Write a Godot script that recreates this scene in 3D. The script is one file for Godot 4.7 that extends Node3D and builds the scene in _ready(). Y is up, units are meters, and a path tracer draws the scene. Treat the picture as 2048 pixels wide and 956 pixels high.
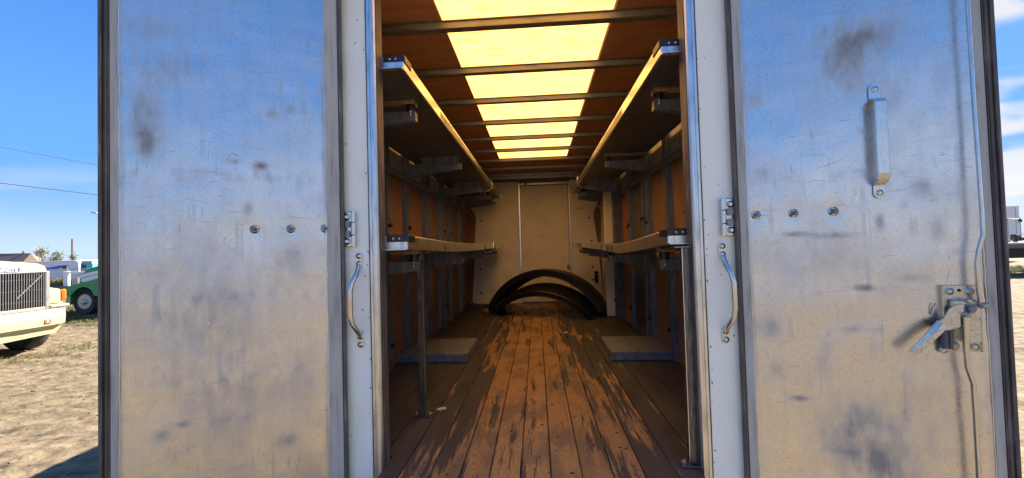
extends Node3D
# x right, y up, z towards the camera; the rear face of the truck box is z = 0, its bed is y = 0.9.
const BED := 0.9
const CEIL := 3.2675
const BACK := -5.533
var rng := RandomNumberGenerator.new()
var used := {}
var M := {}

# ------------------------------------------------------------------ helpers
func S() -> SurfaceTool:
	var s := SurfaceTool.new()
	s.begin(Mesh.PRIMITIVE_TRIANGLES)
	s.set_smooth_group(-1)
	return s

func face(s: SurfaceTool, ctr: Vector3, p: Array) -> void:
	var n := Vector3.ZERO
	var c := Vector3.ZERO
	for i in p.size():
		var a: Vector3 = p[i]
		var b: Vector3 = p[(i + 1) % p.size()]
		n += a.cross(b)
		c += a
	c /= p.size()
	var flip := n.dot(c - ctr) < 0.0
	for i in range(1, p.size() - 1):
		if flip:
			s.add_vertex(p[0]); s.add_vertex(p[i]); s.add_vertex(p[i + 1])
		else:
			s.add_vertex(p[0]); s.add_vertex(p[i + 1]); s.add_vertex(p[i])

func bx(s: SurfaceTool, c: Vector3, sz: Vector3, bev := 0.0, bs := Basis()) -> void:
	var h := sz / 2.0
	if bev <= 0.0:
		for ax in 3:
			for sg in [-1.0, 1.0]:
				var u := (ax + 1) % 3
				var v := (ax + 2) % 3
				var pts := []
				for k in [[-1, -1], [1, -1], [1, 1], [-1, 1]]:
					var p := Vector3.ZERO
					p[ax] = sg * h[ax]
					p[u] = k[0] * h[u]
					p[v] = k[1] * h[v]
					pts.append(c + bs * p)
				face(s, c, pts)
		return
	bev = minf(bev, minf(h.x, minf(h.y, h.z)) * 0.9)
	var vert := func(sg: Array, ax: int) -> Vector3:
		var p := Vector3.ZERO
		for i in 3:
			p[i] = sg[i] * (h[i] if i == ax else h[i] - bev)
		return c + bs * p
	for ax in 3:
		var u := (ax + 1) % 3
		var v := (ax + 2) % 3
		for sg in [-1, 1]:
			var pts := []
			for k in [[-1, -1], [1, -1], [1, 1], [-1, 1]]:
				var g := [0, 0, 0]
				g[ax] = sg; g[u] = k[0]; g[v] = k[1]
				pts.append(vert.call(g, ax))
			face(s, c, pts)
		for k in [[-1, -1], [1, -1], [1, 1], [-1, 1]]:
			var g1 := [0, 0, 0]
			var g2 := [0, 0, 0]
			g1[ax] = -1; g1[u] = k[0]; g1[v] = k[1]
			g2[ax] = 1; g2[u] = k[0]; g2[v] = k[1]
			face(s, c, [vert.call(g1, u), vert.call(g2, u), vert.call(g2, v), vert.call(g1, v)])
	for a in [-1, 1]:
		for b in [-1, 1]:
			for d in [-1, 1]:
				var g := [a, b, d]
				face(s, c, [vert.call(g, 0), vert.call(g, 1), vert.call(g, 2)])

func bb(s: SurfaceTool, lo: Vector3, hi: Vector3, bev := 0.0) -> void:
	bx(s, (lo + hi) / 2.0, (hi - lo).abs(), bev)

func loft(s: SurfaceTool, rings: Array, caps := true, smooth := false, closed := true) -> void:
	var cs := []
	for r in rings:
		var c := Vector3.ZERO
		for p in r: c += p
		cs.append(c / r.size())
	if smooth: s.set_smooth_group(1)
	for i in rings.size() - 1:
		var a: Array = rings[i]
		var b: Array = rings[i + 1]
		var ctr: Vector3 = (cs[i] + cs[i + 1]) / 2.0
		for k in (a.size() if closed else a.size() - 1):
			var l := (k + 1) % a.size()
			face(s, ctr, [a[k], a[l], b[l], b[k]])
	s.set_smooth_group(-1)
	if caps:
		face(s, cs[1], rings[0])
		face(s, cs[cs.size() - 2], rings[-1])

func tube(s: SurfaceTool, pts: Array, r, n := 8, smooth := true) -> void:
	var rings := []
	var up := Vector3(0.13, 0.2, 0.97)
	for i in pts.size():
		var t: Vector3 = (pts[mini(i + 1, pts.size() - 1)] - pts[maxi(i - 1, 0)]).normalized()
		if absf(t.dot(up)) > 0.95: up = Vector3(1, 0.1, 0)
		var x := t.cross(up).normalized()
		var y := t.cross(x)
		up = x.cross(t)
		var rr: float = r[i] if r is Array else r
		var ring := []
		for k in n:
			var an := TAU * (k + 0.5) / n
			ring.append(pts[i] + (x * cos(an) + y * sin(an)) * rr)
		rings.append(ring)
	loft(s, rings, true, smooth)

func cyl(s: SurfaceTool, a: Vector3, b: Vector3, r: float, n := 12) -> void:
	tube(s, [a, b], r, n, n > 7)

func prism(s: SurfaceTool, poly: Array, t: float, xf := Transform3D()) -> void:
	var pk := PackedVector2Array(poly)
	var idx := Geometry2D.triangulate_polygon(pk)
	var cc := Geometry2D.is_polygon_clockwise(pk)
	for sg in [-0.5, 0.5]:
		for i in range(0, idx.size(), 3):
			var a := pk[idx[i]]; var b := pk[idx[i + 1]]; var c := pk[idx[i + 2]]
			var o: Vector3 = xf * Vector3(a.x, a.y, 0.0)
			face(s, o, [xf * Vector3(a.x, a.y, sg * t), xf * Vector3(b.x, b.y, sg * t), xf * Vector3(c.x, c.y, sg * t)])
	for i in pk.size():
		var a := pk[i]
		var b := pk[(i + 1) % pk.size()]
		var d := b - a
		var nn := Vector2(d.y, -d.x).normalized() * (-1.0 if cc else 1.0)
		var m := (a + b) / 2.0 - nn * 0.01
		face(s, xf * Vector3(m.x, m.y, 0), [xf * Vector3(a.x, a.y, -t / 2), xf * Vector3(b.x, b.y, -t / 2), xf * Vector3(b.x, b.y, t / 2), xf * Vector3(a.x, a.y, t / 2)])

func lathe(s: SurfaceTool, prof: Array, xf: Transform3D, n := 24, smooth := true) -> void:   # prof: Vector2(radius, height along y)
	var rings := []
	for p in prof:
		var ring := []
		for k in n:
			var an := TAU * k / n
			ring.append(xf * Vector3(cos(an) * p.x, p.y, sin(an) * p.x))
		rings.append(ring)
	loft(s, rings, true, smooth)

func numbered(called: String, parent: Node) -> String:
	var key := str(parent.get_instance_id()) + called
	var k: int = used.get(key, 0)
	used[key] = k + 1
	return called if k == 0 else "%s_%03d" % [called, k]

func put(called: String, s: SurfaceTool, m: Material, parent: Node = null, label := "", smooth_normals := true) -> MeshInstance3D:
	var o := MeshInstance3D.new()
	if smooth_normals: s.generate_normals()
	o.mesh = s.commit()
	o.material_override = m
	return hang(o, called, parent, label)

func hang(o: Node3D, called: String, parent: Node = null, label := "") -> Node3D:
	if parent == null: parent = self
	o.name = numbered(called, parent)
	if label: o.set_meta("label", label)
	parent.add_child(o, true)
	return o

func tag(o: Node, label: String, category := "", group := "", kind := "") -> Node:
	o.set_meta("label", label)
	if category: o.set_meta("category", category)
	if group: o.set_meta("group", group)
	if kind: o.set_meta("kind", kind)
	return o

func thing(called: String, label: String, category: String, at := Vector3.ZERO, turn := 0.0, group := "") -> Node3D:
	var o := Node3D.new()
	o.position = at
	o.rotation.y = turn
	hang(o, called)
	tag(o, label, category, group)
	return o

func lin(r: float, g: float, b: float) -> Color:
	return Color(r, g, b).linear_to_srgb()

func mat(r: float, g: float, b: float, rough := 0.6, metal := 0.0) -> StandardMaterial3D:
	var m := StandardMaterial3D.new()
	m.albedo_color = lin(r, g, b)
	m.roughness = rough
	m.metallic = metal
	return m

func nz(sd: int, freq: float, oc := 4) -> FastNoiseLite:
	var n := FastNoiseLite.new()
	n.seed = sd
	n.noise_type = FastNoiseLite.TYPE_SIMPLEX_SMOOTH
	n.frequency = freq
	n.fractal_octaves = oc
	n.fractal_type = FastNoiseLite.FRACTAL_FBM if oc > 1 else FastNoiseLite.FRACTAL_NONE
	return n

func ntex(sd: int, freq: float, stops: Array, oc := 4, size := 256, as_linear := false) -> ImageTexture:   # stops: [place, linear colour]
	var im := nz(sd, freq, oc).get_seamless_image(size, size)
	im.convert(Image.FORMAT_L8)
	var src := im.get_data()
	var lut := PackedByteArray()
	for i in 256:
		var t := i / 255.0
		var c: Color = stops[-1][1]
		for k in stops.size() - 1:
			if t <= stops[k + 1][0]:
				var w := clampf((t - stops[k][0]) / maxf(stops[k + 1][0] - stops[k][0], 1e-4), 0.0, 1.0)
				c = (stops[k][1] as Color).lerp(stops[k + 1][1], w)
				break
		if not as_linear: c = c.linear_to_srgb()
		lut.append(int(clampf(c.r, 0, 1) * 255)); lut.append(int(clampf(c.g, 0, 1) * 255)); lut.append(int(clampf(c.b, 0, 1) * 255))
	var out := PackedByteArray()
	out.resize(src.size() * 3)
	for i in src.size():
		var j := src[i] * 3
		out[i * 3] = lut[j]; out[i * 3 + 1] = lut[j + 1]; out[i * 3 + 2] = lut[j + 2]
	return ImageTexture.create_from_image(Image.create_from_data(size, size, false, Image.FORMAT_RGB8, out))

func tmat(tex: Texture2D, scale: Vector3, rough := 0.6, metal := 0.0, bump: Texture2D = null, depth := 0.0, rtex: Texture2D = null) -> StandardMaterial3D:
	var m := StandardMaterial3D.new()
	m.albedo_texture = tex
	m.roughness = rough
	m.metallic = metal
	m.uv1_triplanar = true
	m.uv1_scale = scale
	if bump:
		m.heightmap_enabled = true
		m.heightmap_texture = bump
		m.heightmap_scale = depth
	if rtex: m.roughness_texture = rtex
	return m

func grey(im: Image) -> PackedByteArray:
	im.convert(Image.FORMAT_L8)
	return im.get_data()

func stretched(sd: int, freq: float, w0: int, h0: int, w: int, h: int, oc := 3) -> PackedByteArray:
	var im := nz(sd, freq, oc).get_image(w0, h0)
	im.convert(Image.FORMAT_L8)
	im.resize(w, h, Image.INTERPOLATE_CUBIC)
	return grey(im)

# ------------------------------------------------------------------ textures
func door_maps(sd: int, stains: Array, strokes: Array, spots: Array) -> Array:   # door sheet 0.77 m by 2.37 m; [albedo, roughness+metal]
	var w := 512
	var h := 1536
	var A := stretched(sd, 0.02, 128, 384, w, h, 4)
	var B := stretched(sd + 1, 0.05, 14, 512, w, h, 3)
	var C := stretched(sd + 2, 0.06, 256, 24, w, h, 3)
	var D := stretched(sd + 3, 0.45, w, h, w, h, 2)
	var E := stretched(sd + 4, 0.05, 200, 300, w, h, 3)
	var G := stretched(sd + 5, 0.3, 110, h, w, h, 2)
	var H := stretched(sd + 6, 0.3, w, 220, w, h, 2)
	var dk := PackedFloat32Array()
	dk.resize(w * h)
	for st in stains:   # s, y, radius s, radius y, strength (in metres on the sheet)
		var cx: float = st[0] / 0.77 * w
		var cy: float = (2.37 - st[1]) / 2.37 * h
		var rx: float = st[2] / 0.77 * w
		var ry: float = st[3] / 2.37 * h
		for y in range(maxi(0, int(cy - 2.2 * ry)), mini(h, int(cy + 2.2 * ry))):
			for x in range(maxi(0, int(cx - 2.2 * rx)), mini(w, int(cx + 2.2 * rx))):
				var q := ((x - cx) / rx) ** 2 + ((y - cy) / ry) ** 2
				var g := exp(-q * 1.3) * (0.35 + 1.3 * (E[y * w + x] / 255.0)) * (0.6 + 0.8 * D[y * w + x] / 255.0)
				dk[y * w + x] += st[4] * g * 0.68
	var r := RandomNumberGenerator.new()
	r.seed = sd
	var all := strokes.duplicate()
	for i in 520:
		var x := r.randf() * 0.77
		var y := r.randf() * 2.37
		var steep := r.randf() < 0.28
		var l := r.randf_range(0.005, 0.06) * (1.0 if r.randf() < 0.8 else 3.5)
		var an := r.randf_range(-0.25, 0.25) + (PI / 2 if steep else 0.0)
		all.append([x, y, x + cos(an) * l, y + sin(an) * l, 0.08 + 0.6 * pow(r.randf(), 2.2), r.randf_range(0.5, 1.1)])
	for i in 420:
		var x := r.randf() * 0.77
		var y := r.randf() * 2.37
		all.append([x, y, x + r.randf_range(-0.004, 0.004), y + r.randf_range(-0.003, 0.003), r.randf_range(0.2, 0.8), r.randf_range(0.4, 1.2)])
	for k in all:
		var x0: float = k[0] / 0.77 * w; var y0: float = (2.37 - k[1]) / 2.37 * h
		var x1: float = k[2] / 0.77 * w; var y1: float = (2.37 - k[3]) / 2.37 * h
		var n := int(maxf(absf(x1 - x0), absf(y1 - y0))) + 1
		for i in n + 1:
			var t := float(i) / n
			var fade := sin(PI * clampf(t, 0.08, 0.92)) * (0.5 + 0.5 * D[(i * 97) % (w * h)] / 255.0 * 1.4)
			for oy in range(-2, 3):
				for ox in range(-2, 3):
					var q := exp(-(ox * ox + oy * oy) / (k[5] * k[5]) * 1.1)
					var px := int(lerpf(x0, x1, t)) + ox
					var py := int(lerpf(y0, y1, t)) + oy
					if q > 0.05 and px >= 0 and py >= 0 and px < w and py < h:
						dk[py * w + px] = maxf(dk[py * w + px], q * k[4] * fade)
	var lightspot := {}
	for k in spots:
		var cx := int(k[0] / 0.77 * w); var cy := int((2.37 - k[1]) / 2.37 * h)
		var rad := int(k[2] / 0.77 * w) + 1
		for y in range(cy - rad, cy + rad + 1):
			for x in range(cx - rad, cx + rad + 1):
				if x >= 0 and y >= 0 and x < w and y < h and Vector2(x - cx, (y - cy) * 0.8).length() <= rad * (0.6 + 0.5 * D[y * w + x] / 255.0):
					lightspot[y * w + x] = true
	var al := PackedByteArray(); al.resize(w * h * 3)
	var orm := PackedByteArray(); orm.resize(w * h * 3)
	for y in h:
		for x in w:
			var i := y * w + x
			var a := A[i] / 255.0; var b := B[i] / 255.0; var c := C[i] / 255.0; var d := D[i] / 255.0; var e := E[i] / 255.0
			var smear := smoothstep(0.45, 0.95, b) * smoothstep(0.35, 0.8, e) * 0.24 + smoothstep(0.6, 0.85, c) * smoothstep(0.5, 0.75, a) * 0.3
			var g := G[i] / 255.0; var hh := H[i] / 255.0
			smear += smoothstep(0.6, 0.95, g) * (0.14 + 0.95 * e * a) + smoothstep(0.74, 0.95, hh) * 0.2 * e
			var edge := minf(x, w - 1 - x) / float(w)
			smear += (1.0 - smoothstep(0.0, 0.035, edge)) * smoothstep(0.4, 0.65, c * 0.6 + d * 0.4) * 0.55
			var s := clampf(dk[i] + smear * 0.62 + (1.0 - a) * 0.12, 0.0, 0.92)
			var v := (0.97 - 0.06 * (1.0 - b) - 0.05 * (1.0 - c) - 0.10 * (1.0 - d) - 0.22 * (1.0 - g) - 0.10 * (1.0 - hh)) * (1.0 - 0.66 * s)
			var spot := lightspot.has(i)
			if spot: v = 0.8
			var lr := v * (1.0 - 0.02 * s); var lg := v * 0.985; var lb := v * (0.97 - 0.03 * s)
			var cc := Color(lr, lg, lb).linear_to_srgb()
			al[i * 3] = int(cc.r * 255); al[i * 3 + 1] = int(cc.g * 255); al[i * 3 + 2] = int(cc.b * 255)
			orm[i * 3] = int(clampf(0.5 + 0.9 * (g - 0.5) + 0.12 * (hh - 0.5) - 0.15 * s, 0, 1) * 255)
			orm[i * 3 + 1] = int(clampf(0.23 + 0.36 * s + 0.08 * (1.0 - a) + 0.06 * (d - 0.5) + 0.05 * (b - 0.5), 0, 1) * 255)
			orm[i * 3 + 2] = 30 if spot else int(clampf(1.0 - 0.62 * s, 0.0, 1.0) * 255)
	return [ImageTexture.create_from_image(Image.create_from_data(w, h, false, Image.FORMAT_RGB8, al)), ImageTexture.create_from_image(Image.create_from_data(w, h, false, Image.FORMAT_RGB8, orm))]

const FX0 := -1.29
const FX1 := 1.19
const FZ0 := 0.13
const FZ1 := -5.55
const PW := 0.1363
const SEAM := -0.102   # x of one seam
func floor_maps() -> Array:
	var w := 900
	var h := 2048
	var warp := nz(11, 1.0, 2); var wear := nz(12, 1.0, 3); var fine := nz(13, 1.0, 2); var dirt := nz(14, 1.0, 4)
	var al := PackedByteArray(); al.resize(w * h * 3)
	var orm := PackedByteArray(); orm.resize(w * h * 3)
	var offs := []
	var tones := []
	var r := RandomNumberGenerator.new(); r.seed = 5
	for i in 24:
		offs.append(r.randf() * 400.0)
		tones.append(Vector3(r.randf_range(0.82, 1.18), r.randf_range(-0.45, 0.45), r.randf_range(0.7, 1.5)))
	var spots := {}
	for i in 240:
		var sx := r.randi_range(4, w - 5); var sy := int(pow(r.randf(), 1.6) * (h - 10)) + 4
		var rad := 1 if r.randf() < 0.75 else 2
		for y in range(-rad * 2, rad * 2 + 1):
			for x in range(-rad, rad + 1):
				if (x * x) / float(rad * rad) + (y * y) / (2.6 * rad * rad) <= 1.0: spots[(sy + y) * w + sx + x] = 1
	for i in 9:   # nail heads over the cross members
		for k in 36:
			var ny := int((i * 0.61 + 0.35) / (FZ0 - FZ1) * h) + r.randi_range(-2, 2)
			var nxp := int(((k / 2 - 9) * PW + SEAM + (0.03 if k % 2 else 0.106) - FX0) / (FX1 - FX0) * w)
			for q in [[0, 0], [1, 0], [0, 1], [1, 1]]: spots[(ny + q[1]) * w + nxp + q[0]] = 1
	for y in h:
		var z := lerpf(FZ0, FZ1, (y + 0.5) / h)
		for x in w:
			var wx := lerpf(FX0, FX1, (x + 0.5) / w)
			var pf := (wx - SEAM) / PW + 10.0
			var p := int(pf)
			var xl := pf - p
			var o: float = offs[p]
			var tn: Vector3 = tones[p]
			var wp := warp.get_noise_2d(wx * 7.0 + o, z * 0.8 + o)
			var ring := (xl - 0.5 + tn.y) * 1.3 * tn.z + wp * 1.5
			var fr := ring * 8.0
			fr -= floor(fr)
			var late := smoothstep(0.35, 0.85, fr) * (1.0 - smoothstep(0.92, 1.0, fr))
			var f1 := fine.get_noise_2d(wx * 190.0 + o, z * 5.0)
			var dr := dirt.get_noise_2d(wx * 3.0 + o, z * 1.7)
			var dr2 := dirt.get_noise_2d(wx * 11.0, z * 4.0 + 40.0)
			var prof := exp(-pow((wx + 0.02 + 0.06 * clampf(-z / 4.0, 0, 1)) / (0.43 - 0.06 * clampf(-z / 4.0, 0, 1)), 4.0))
			var wv := wear.get_noise_2d(wx * 5.5 + o, z * 0.75 + o * 0.3) * 0.95 + wear.get_noise_2d(wx * 22.0 + o, z * 1.6) * 0.6 + f1 * 0.34
			var edge_streak := exp(-pow((xl - (0.92 if wx > 0 else 0.08)) / 0.2, 2.0)) * 0.28
			var bare := smoothstep(0.06, 0.20, prof * 0.95 - 0.42 + wv + edge_streak * (1.0 - prof * 0.4) - smoothstep(0.55, 0.8, absf(wx)) * 0.55 - smoothstep(0.8, 1.05, absf(wx)) * 0.9)
			var col := Vector3(0.46, 0.275, 0.115) * tn.x
			col = col.lerp(Vector3(0.235, 0.13, 0.056) * tn.x, late * 0.75)
			col *= 1.0 + 0.22 * f1
			var grime := smoothstep(-0.1, 0.45, dr + dr2 * 0.6 + 0.05)
			col = col.lerp(Vector3(0.12, 0.10, 0.08), grime * 0.6)
			var paint := Vector3(0.054, 0.052, 0.049) * (1.0 + 0.35 * dr + 0.2 * dr2)
			col = paint.lerp(col, bare)
			if spots.has(y * w + x): col *= 0.3
			var i := (y * w + x) * 3
			var cc := Color(maxf(col.x, 0), maxf(col.y, 0), maxf(col.z, 0)).linear_to_srgb()
			al[i] = int(minf(cc.r, 1) * 255); al[i + 1] = int(minf(cc.g, 1) * 255); al[i + 2] = int(minf(cc.b, 1) * 255)
			orm[i] = int(clampf(0.5 + 0.3 * f1 - 0.3 * late * bare - 0.25 * bare, 0, 1) * 255)
			orm[i + 1] = int(clampf(0.62 + 0.18 * dr + 0.1 * f1 - 0.1 * bare, 0.3, 0.95) * 255)
			orm[i + 2] = 0
	return [ImageTexture.create_from_image(Image.create_from_data(w, h, false, Image.FORMAT_RGB8, al)), ImageTexture.create_from_image(Image.create_from_data(w, h, false, Image.FORMAT_RGB8, orm))]

const SUN := Vector3(0.97, 1.0, -0.65)   # towards the sun
const EXPOSURE := 4.2

func sky_texture() -> ImageTexture:
	var w := 1536
	var h := 768
	var im := Image.create(w, h, false, Image.FORMAT_RGBF)
	var n1 := nz(31, 1.0, 5)
	var n2 := nz(37, 1.0, 2)
	var sun := SUN.normalized()
	for y in h:
		var el := PI / 2 - (y + 0.5) / h * PI
		for x in w:
			var az := (x + 0.5) / w * TAU
			var d := Vector3(sin(az) * cos(el), sin(el), -cos(az) * cos(el))
			var up := maxf(d.y, 0.0)
			var t := 1.0 - pow(1.0 - up, 3.2)
			var c := Color(0.46, 0.67, 0.92).lerp(Color(0.15, 0.42, 0.95), smoothstep(0.0, 0.5, t))
			c = c.lerp(Color(0.07, 0.25, 0.74), smoothstep(0.5, 1.0, t))
			if d.y > 0.0:
				var g := maxf(d.dot(sun), 0.0)
				c += Color(0.5, 0.5, 0.48) * (pow(g, 40.0) * 0.9 + pow(g, 7.0) * 0.16)
				var k := 1.0 / (d.y + 0.16)
				var p := Vector2(d.x, d.z) * k
				var cov := n2.get_noise_2d(p.x * 0.35 + 3.0, p.y * 0.35) * 0.40 + 0.46 * d.x - 0.19 - 0.10 * maxf(d.y - 0.3, 0.0)
				var v := n1.get_noise_2d(p.x * 0.8 + 1.3, p.y * 1.1 + 7.0) + cov
				var cl := smoothstep(0.06, 0.36, v) * smoothstep(0.0, 0.05, d.y)
				var shade := smoothstep(0.2, 0.75, v)
				var side := 0.90 - 0.12 * d.dot(sun)   # clouds away from the sun are lit from the front
				c = c.lerp(Color(side, side, side * 1.01).lerp(Color(0.62, 0.67, 0.76), shade * 0.6), cl * 0.92)
				var low := n1.get_noise_2d(d.x * 2.2 + 20.0, d.z * 2.2 + d.y * 9.0)
				var lc := smoothstep(-0.15, 0.35, low) * (1.0 - smoothstep(0.06, 0.20, d.y)) * smoothstep(0.0, 0.05, d.y)
				c = c.lerp(Color(1.06, 1.0, 0.99), lc * 0.36)
				c = c.lerp(Color(0.66, 0.78, 0.92), (1.0 - smoothstep(0.0, 0.10, d.y)) * 0.5)
			else:
				c = Color(0.30, 0.26, 0.2)
			im.set_pixel(x, y, Color(c.r, c.g, c.b) * (1.18 / EXPOSURE))
	return ImageTexture.create_from_image(im)

# ------------------------------------------------------------------ scene
func _ready() -> void:
	rng.seed = 7
	var cam := Camera3D.new()
	cam.name = "camera"
	cam.fov = 61.717
	cam.near = 0.05
	cam.far = 3000.0
	cam.transform = Transform3D(Basis(Vector3(0.9977, -0.0280, -0.0619).normalized(), Vector3(0.0295, 0.9993, 0.0237).normalized(), Vector3(0.0612, -0.0255, 0.9978).normalized()).orthonormalized(), Vector3(0, 1.9, 1.85))
	add_child(cam)
	cam.current = true
	var we := WorldEnvironment.new()
	we.name = "world_environment"
	var env := Environment.new()
	env.background_mode = Environment.BG_SKY
	var sk := Sky.new()
	var pm := PanoramaSkyMaterial.new()
	pm.panorama = sky_texture()
	sk.sky_material = pm
	env.sky = sk
	env.tonemap_mode = Environment.TONE_MAPPER_LINEAR
	env.tonemap_exposure = EXPOSURE
	env.ambient_light_source = Environment.AMBIENT_SOURCE_SKY
	env.sdfgi_enabled = true
	env.ssao_enabled = true
	env.ssil_enabled = true
	we.environment = env
	add_child(we)
	var sun := DirectionalLight3D.new()
	sun.name = "sun"
	sun.light_energy = 1.6
	sun.light_color = Color(1.0, 0.95, 0.86)
	sun.light_angular_distance = 0.5
	sun.shadow_enabled = true
	sun.transform = Transform3D(Basis.looking_at(-SUN.normalized()), Vector3(0, 20, 0))
	add_child(sun)
	materials()
	ground()
	truck()
	fenders()
	white_truck()
	green_truck()
	far_left()
	far_right()
	litter()

func materials() -> void:
	var V := func(v: float) -> Color: return Color(v, v, v)
	var bump := ntex(3, 0.03, [[0.0, Color(0, 0, 0)], [1.0, Color(1, 1, 1)]], 4, 256, true)
	M.bump = bump
	M.white_paint = tmat(ntex(50, 0.012, [[0.0, Color(0.84, 0.82, 0.68)], [0.4, Color(0.94, 0.93, 0.80)], [1.0, Color(0.95, 0.945, 0.84)]]), Vector3(1.5, 0.5, 1.5), 0.38)
	var alu := ntex(51, 0.02, [[0.0, Color(0.42, 0.42, 0.41)], [0.35, Color(0.66, 0.66, 0.65)], [1.0, Color(0.78, 0.78, 0.77)]])
	M.alu = tmat(alu, Vector3(8, 1.2, 8), 0.34, 1.0, bump, 0.02)
	M.steel = tmat(ntex(72, 0.02, [[0.0, Color(0.48, 0.475, 0.46)], [0.3, Color(0.60, 0.60, 0.59)], [1.0, Color(0.68, 0.68, 0.67)]]), Vector3(14, 3, 14), 0.24, 1.0)
	M.zinc = tmat(ntex(52, 0.03, [[0.0, Color(0.30, 0.29, 0.26)], [0.4, Color(0.56, 0.54, 0.48)], [1.0, Color(0.68, 0.66, 0.60)]]), Vector3(9, 9, 9), 0.34, 0.9)
	M.galv = tmat(ntex(53, 0.02, [[0.0, Color(0.10, 0.105, 0.115)], [0.45, Color(0.19, 0.20, 0.215)], [1.0, Color(0.28, 0.295, 0.31)]]), Vector3(6, 0.8, 6), 0.45, 0.5)
	M.galv_dark = tmat(ntex(54, 0.02, [[0.0, Color(0.06, 0.06, 0.062)], [0.5, Color(0.12, 0.12, 0.122)], [1.0, Color(0.19, 0.19, 0.19)]]), Vector3(5, 0.8, 5), 0.48, 0.4)
	M.bow = tmat(alu, Vector3(1.2, 6, 6), 0.42, 0.75)
	M.bow.albedo_color = lin(0.42, 0.40, 0.37)
	M.lining = tmat(alu, Vector3(1, 1, 1), 0.4, 0.6)
	M.lining.albedo_color = lin(0.75, 0.75, 0.7)
	M.shelf_under = tmat(ntex(55, 0.015, [[0.0, Color(0.10, 0.105, 0.11)], [0.5, Color(0.15, 0.155, 0.16)], [1.0, Color(0.19, 0.195, 0.2)]]), Vector3(1.5, 1.5, 0.5), 0.4, 0.6)
	M.rail = tmat(ntex(56, 0.02, [[0.0, Color(0.56, 0.55, 0.52)], [0.4, Color(0.74, 0.73, 0.71)], [1.0, Color(0.84, 0.84, 0.82)]]), Vector3(4, 4, 1.0), 0.3, 1.0, bump, 0.02)
	M.rubber = tmat(ntex(57, 0.02, [[0.0, Color(0.045, 0.038, 0.034)], [0.5, Color(0.095, 0.08, 0.07)], [0.78, Color(0.17, 0.145, 0.125)], [1.0, Color(0.34, 0.31, 0.28)]]), Vector3(9, 0.7, 9), 0.55, 0.0, bump, 0.08)
	M.black = mat(0.012, 0.012, 0.014, 0.42)
	M.matt_black = mat(0.014, 0.013, 0.013, 0.72)
	M.door_frame = tmat(ntex(58, 0.02, [[0.0, Color(0.26, 0.25, 0.21)], [0.4, Color(0.45, 0.44, 0.385)], [1.0, Color(0.52, 0.51, 0.455)]]), Vector3(7, 0.6, 7), 0.5, 0.0, bump, 0.05)
	M.ply = tmat(ntex(59, 0.02, [[0.0, Color(0.22, 0.115, 0.058)], [0.5, Color(0.285, 0.15, 0.077)], [1.0, Color(0.35, 0.19, 0.10)]]), Vector3(3, 0.35, 3), 0.6, 0.0)
	M.ceiling = tmat(ntex(60, 0.02, [[0.0, Color(0.38, 0.155, 0.066)], [0.5, Color(0.48, 0.20, 0.088)], [1.0, Color(0.55, 0.235, 0.105)]]), Vector3(0.5, 2, 1.6), 0.6)
	M.ply_warm = tmat(ntex(61, 0.03, [[0.0, Color(0.28, 0.10, 0.032)], [0.5, Color(0.42, 0.17, 0.055)], [1.0, Color(0.52, 0.23, 0.08)]]), Vector3(8, 0.4, 8), 0.55)
	M.cream_panel = tmat(ntex(62, 0.012, [[0.0, Color(0.76, 0.70, 0.53)], [0.5, Color(0.85, 0.80, 0.62)], [1.0, Color(0.88, 0.83, 0.66)]], 5), Vector3(0.7, 0.7, 0.7), 0.55)
	M.grey_paint = tmat(ntex(63, 0.02, [[0.0, Color(0.10, 0.115, 0.125)], [0.5, Color(0.155, 0.175, 0.19)], [1.0, Color(0.20, 0.225, 0.24)]]), Vector3(2, 2, 2), 0.55)
	M.rust = tmat(ntex(64, 0.05, [[0.0, Color(0.09, 0.035, 0.015)], [0.5, Color(0.22, 0.10, 0.04)], [1.0, Color(0.35, 0.22, 0.12)]]), Vector3(12, 12, 12), 0.7, 0.2)
	M.post_steel = tmat(ntex(65, 0.03, [[0.0, Color(0.06, 0.05, 0.045)], [0.45, Color(0.13, 0.12, 0.12)], [1.0, Color(0.24, 0.22, 0.22)]]), Vector3(9, 1.2, 9), 0.42, 0.8)
	M.wood_block = tmat(ntex(66, 0.03, [[0.0, Color(0.24, 0.13, 0.05)], [1.0, Color(0.46, 0.29, 0.13)]]), Vector3(3, 12, 12), 0.6)
	var skin := StandardMaterial3D.new()
	skin.albedo_texture = ntex(67, 0.011, [[0.0, Color(0.55, 0.22, 0.05)], [0.18, Color(0.85, 0.42, 0.095)], [0.3, Color(0.95, 0.49, 0.115)], [0.6, Color(0.99, 0.51, 0.14)], [1.0, Color(1.0, 0.53, 0.155)]], 5, 512)
	skin.uv1_triplanar = true
	skin.uv1_scale = Vector3(0.5, 1, 2.2)
	skin.detail_enabled = true
	skin.detail_blend_mode = BaseMaterial3D.BLEND_MODE_MUL
	skin.detail_albedo = ntex(87, 0.05, [[0.0, Color(0.50, 0.42, 0.30)], [0.27, Color(0.86, 0.82, 0.76)], [0.6, Color(0.97, 0.965, 0.955)], [1.0, Color(1, 1, 1)]], 5, 512)
	skin.uv2_triplanar = true
	skin.uv2_scale = Vector3(0.8, 1, 3.2)
	skin.roughness = 0.55
	skin.backlight_enabled = true
	skin.backlight = lin(1.98, 1.98, 1.98)
	M.skylight = skin
	M.green = tmat(ntex(68, 0.02, [[0.0, Color(0.010, 0.22, 0.06)], [1.0, Color(0.016, 0.29, 0.085)]]), Vector3(1, 1, 1), 0.4)
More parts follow.
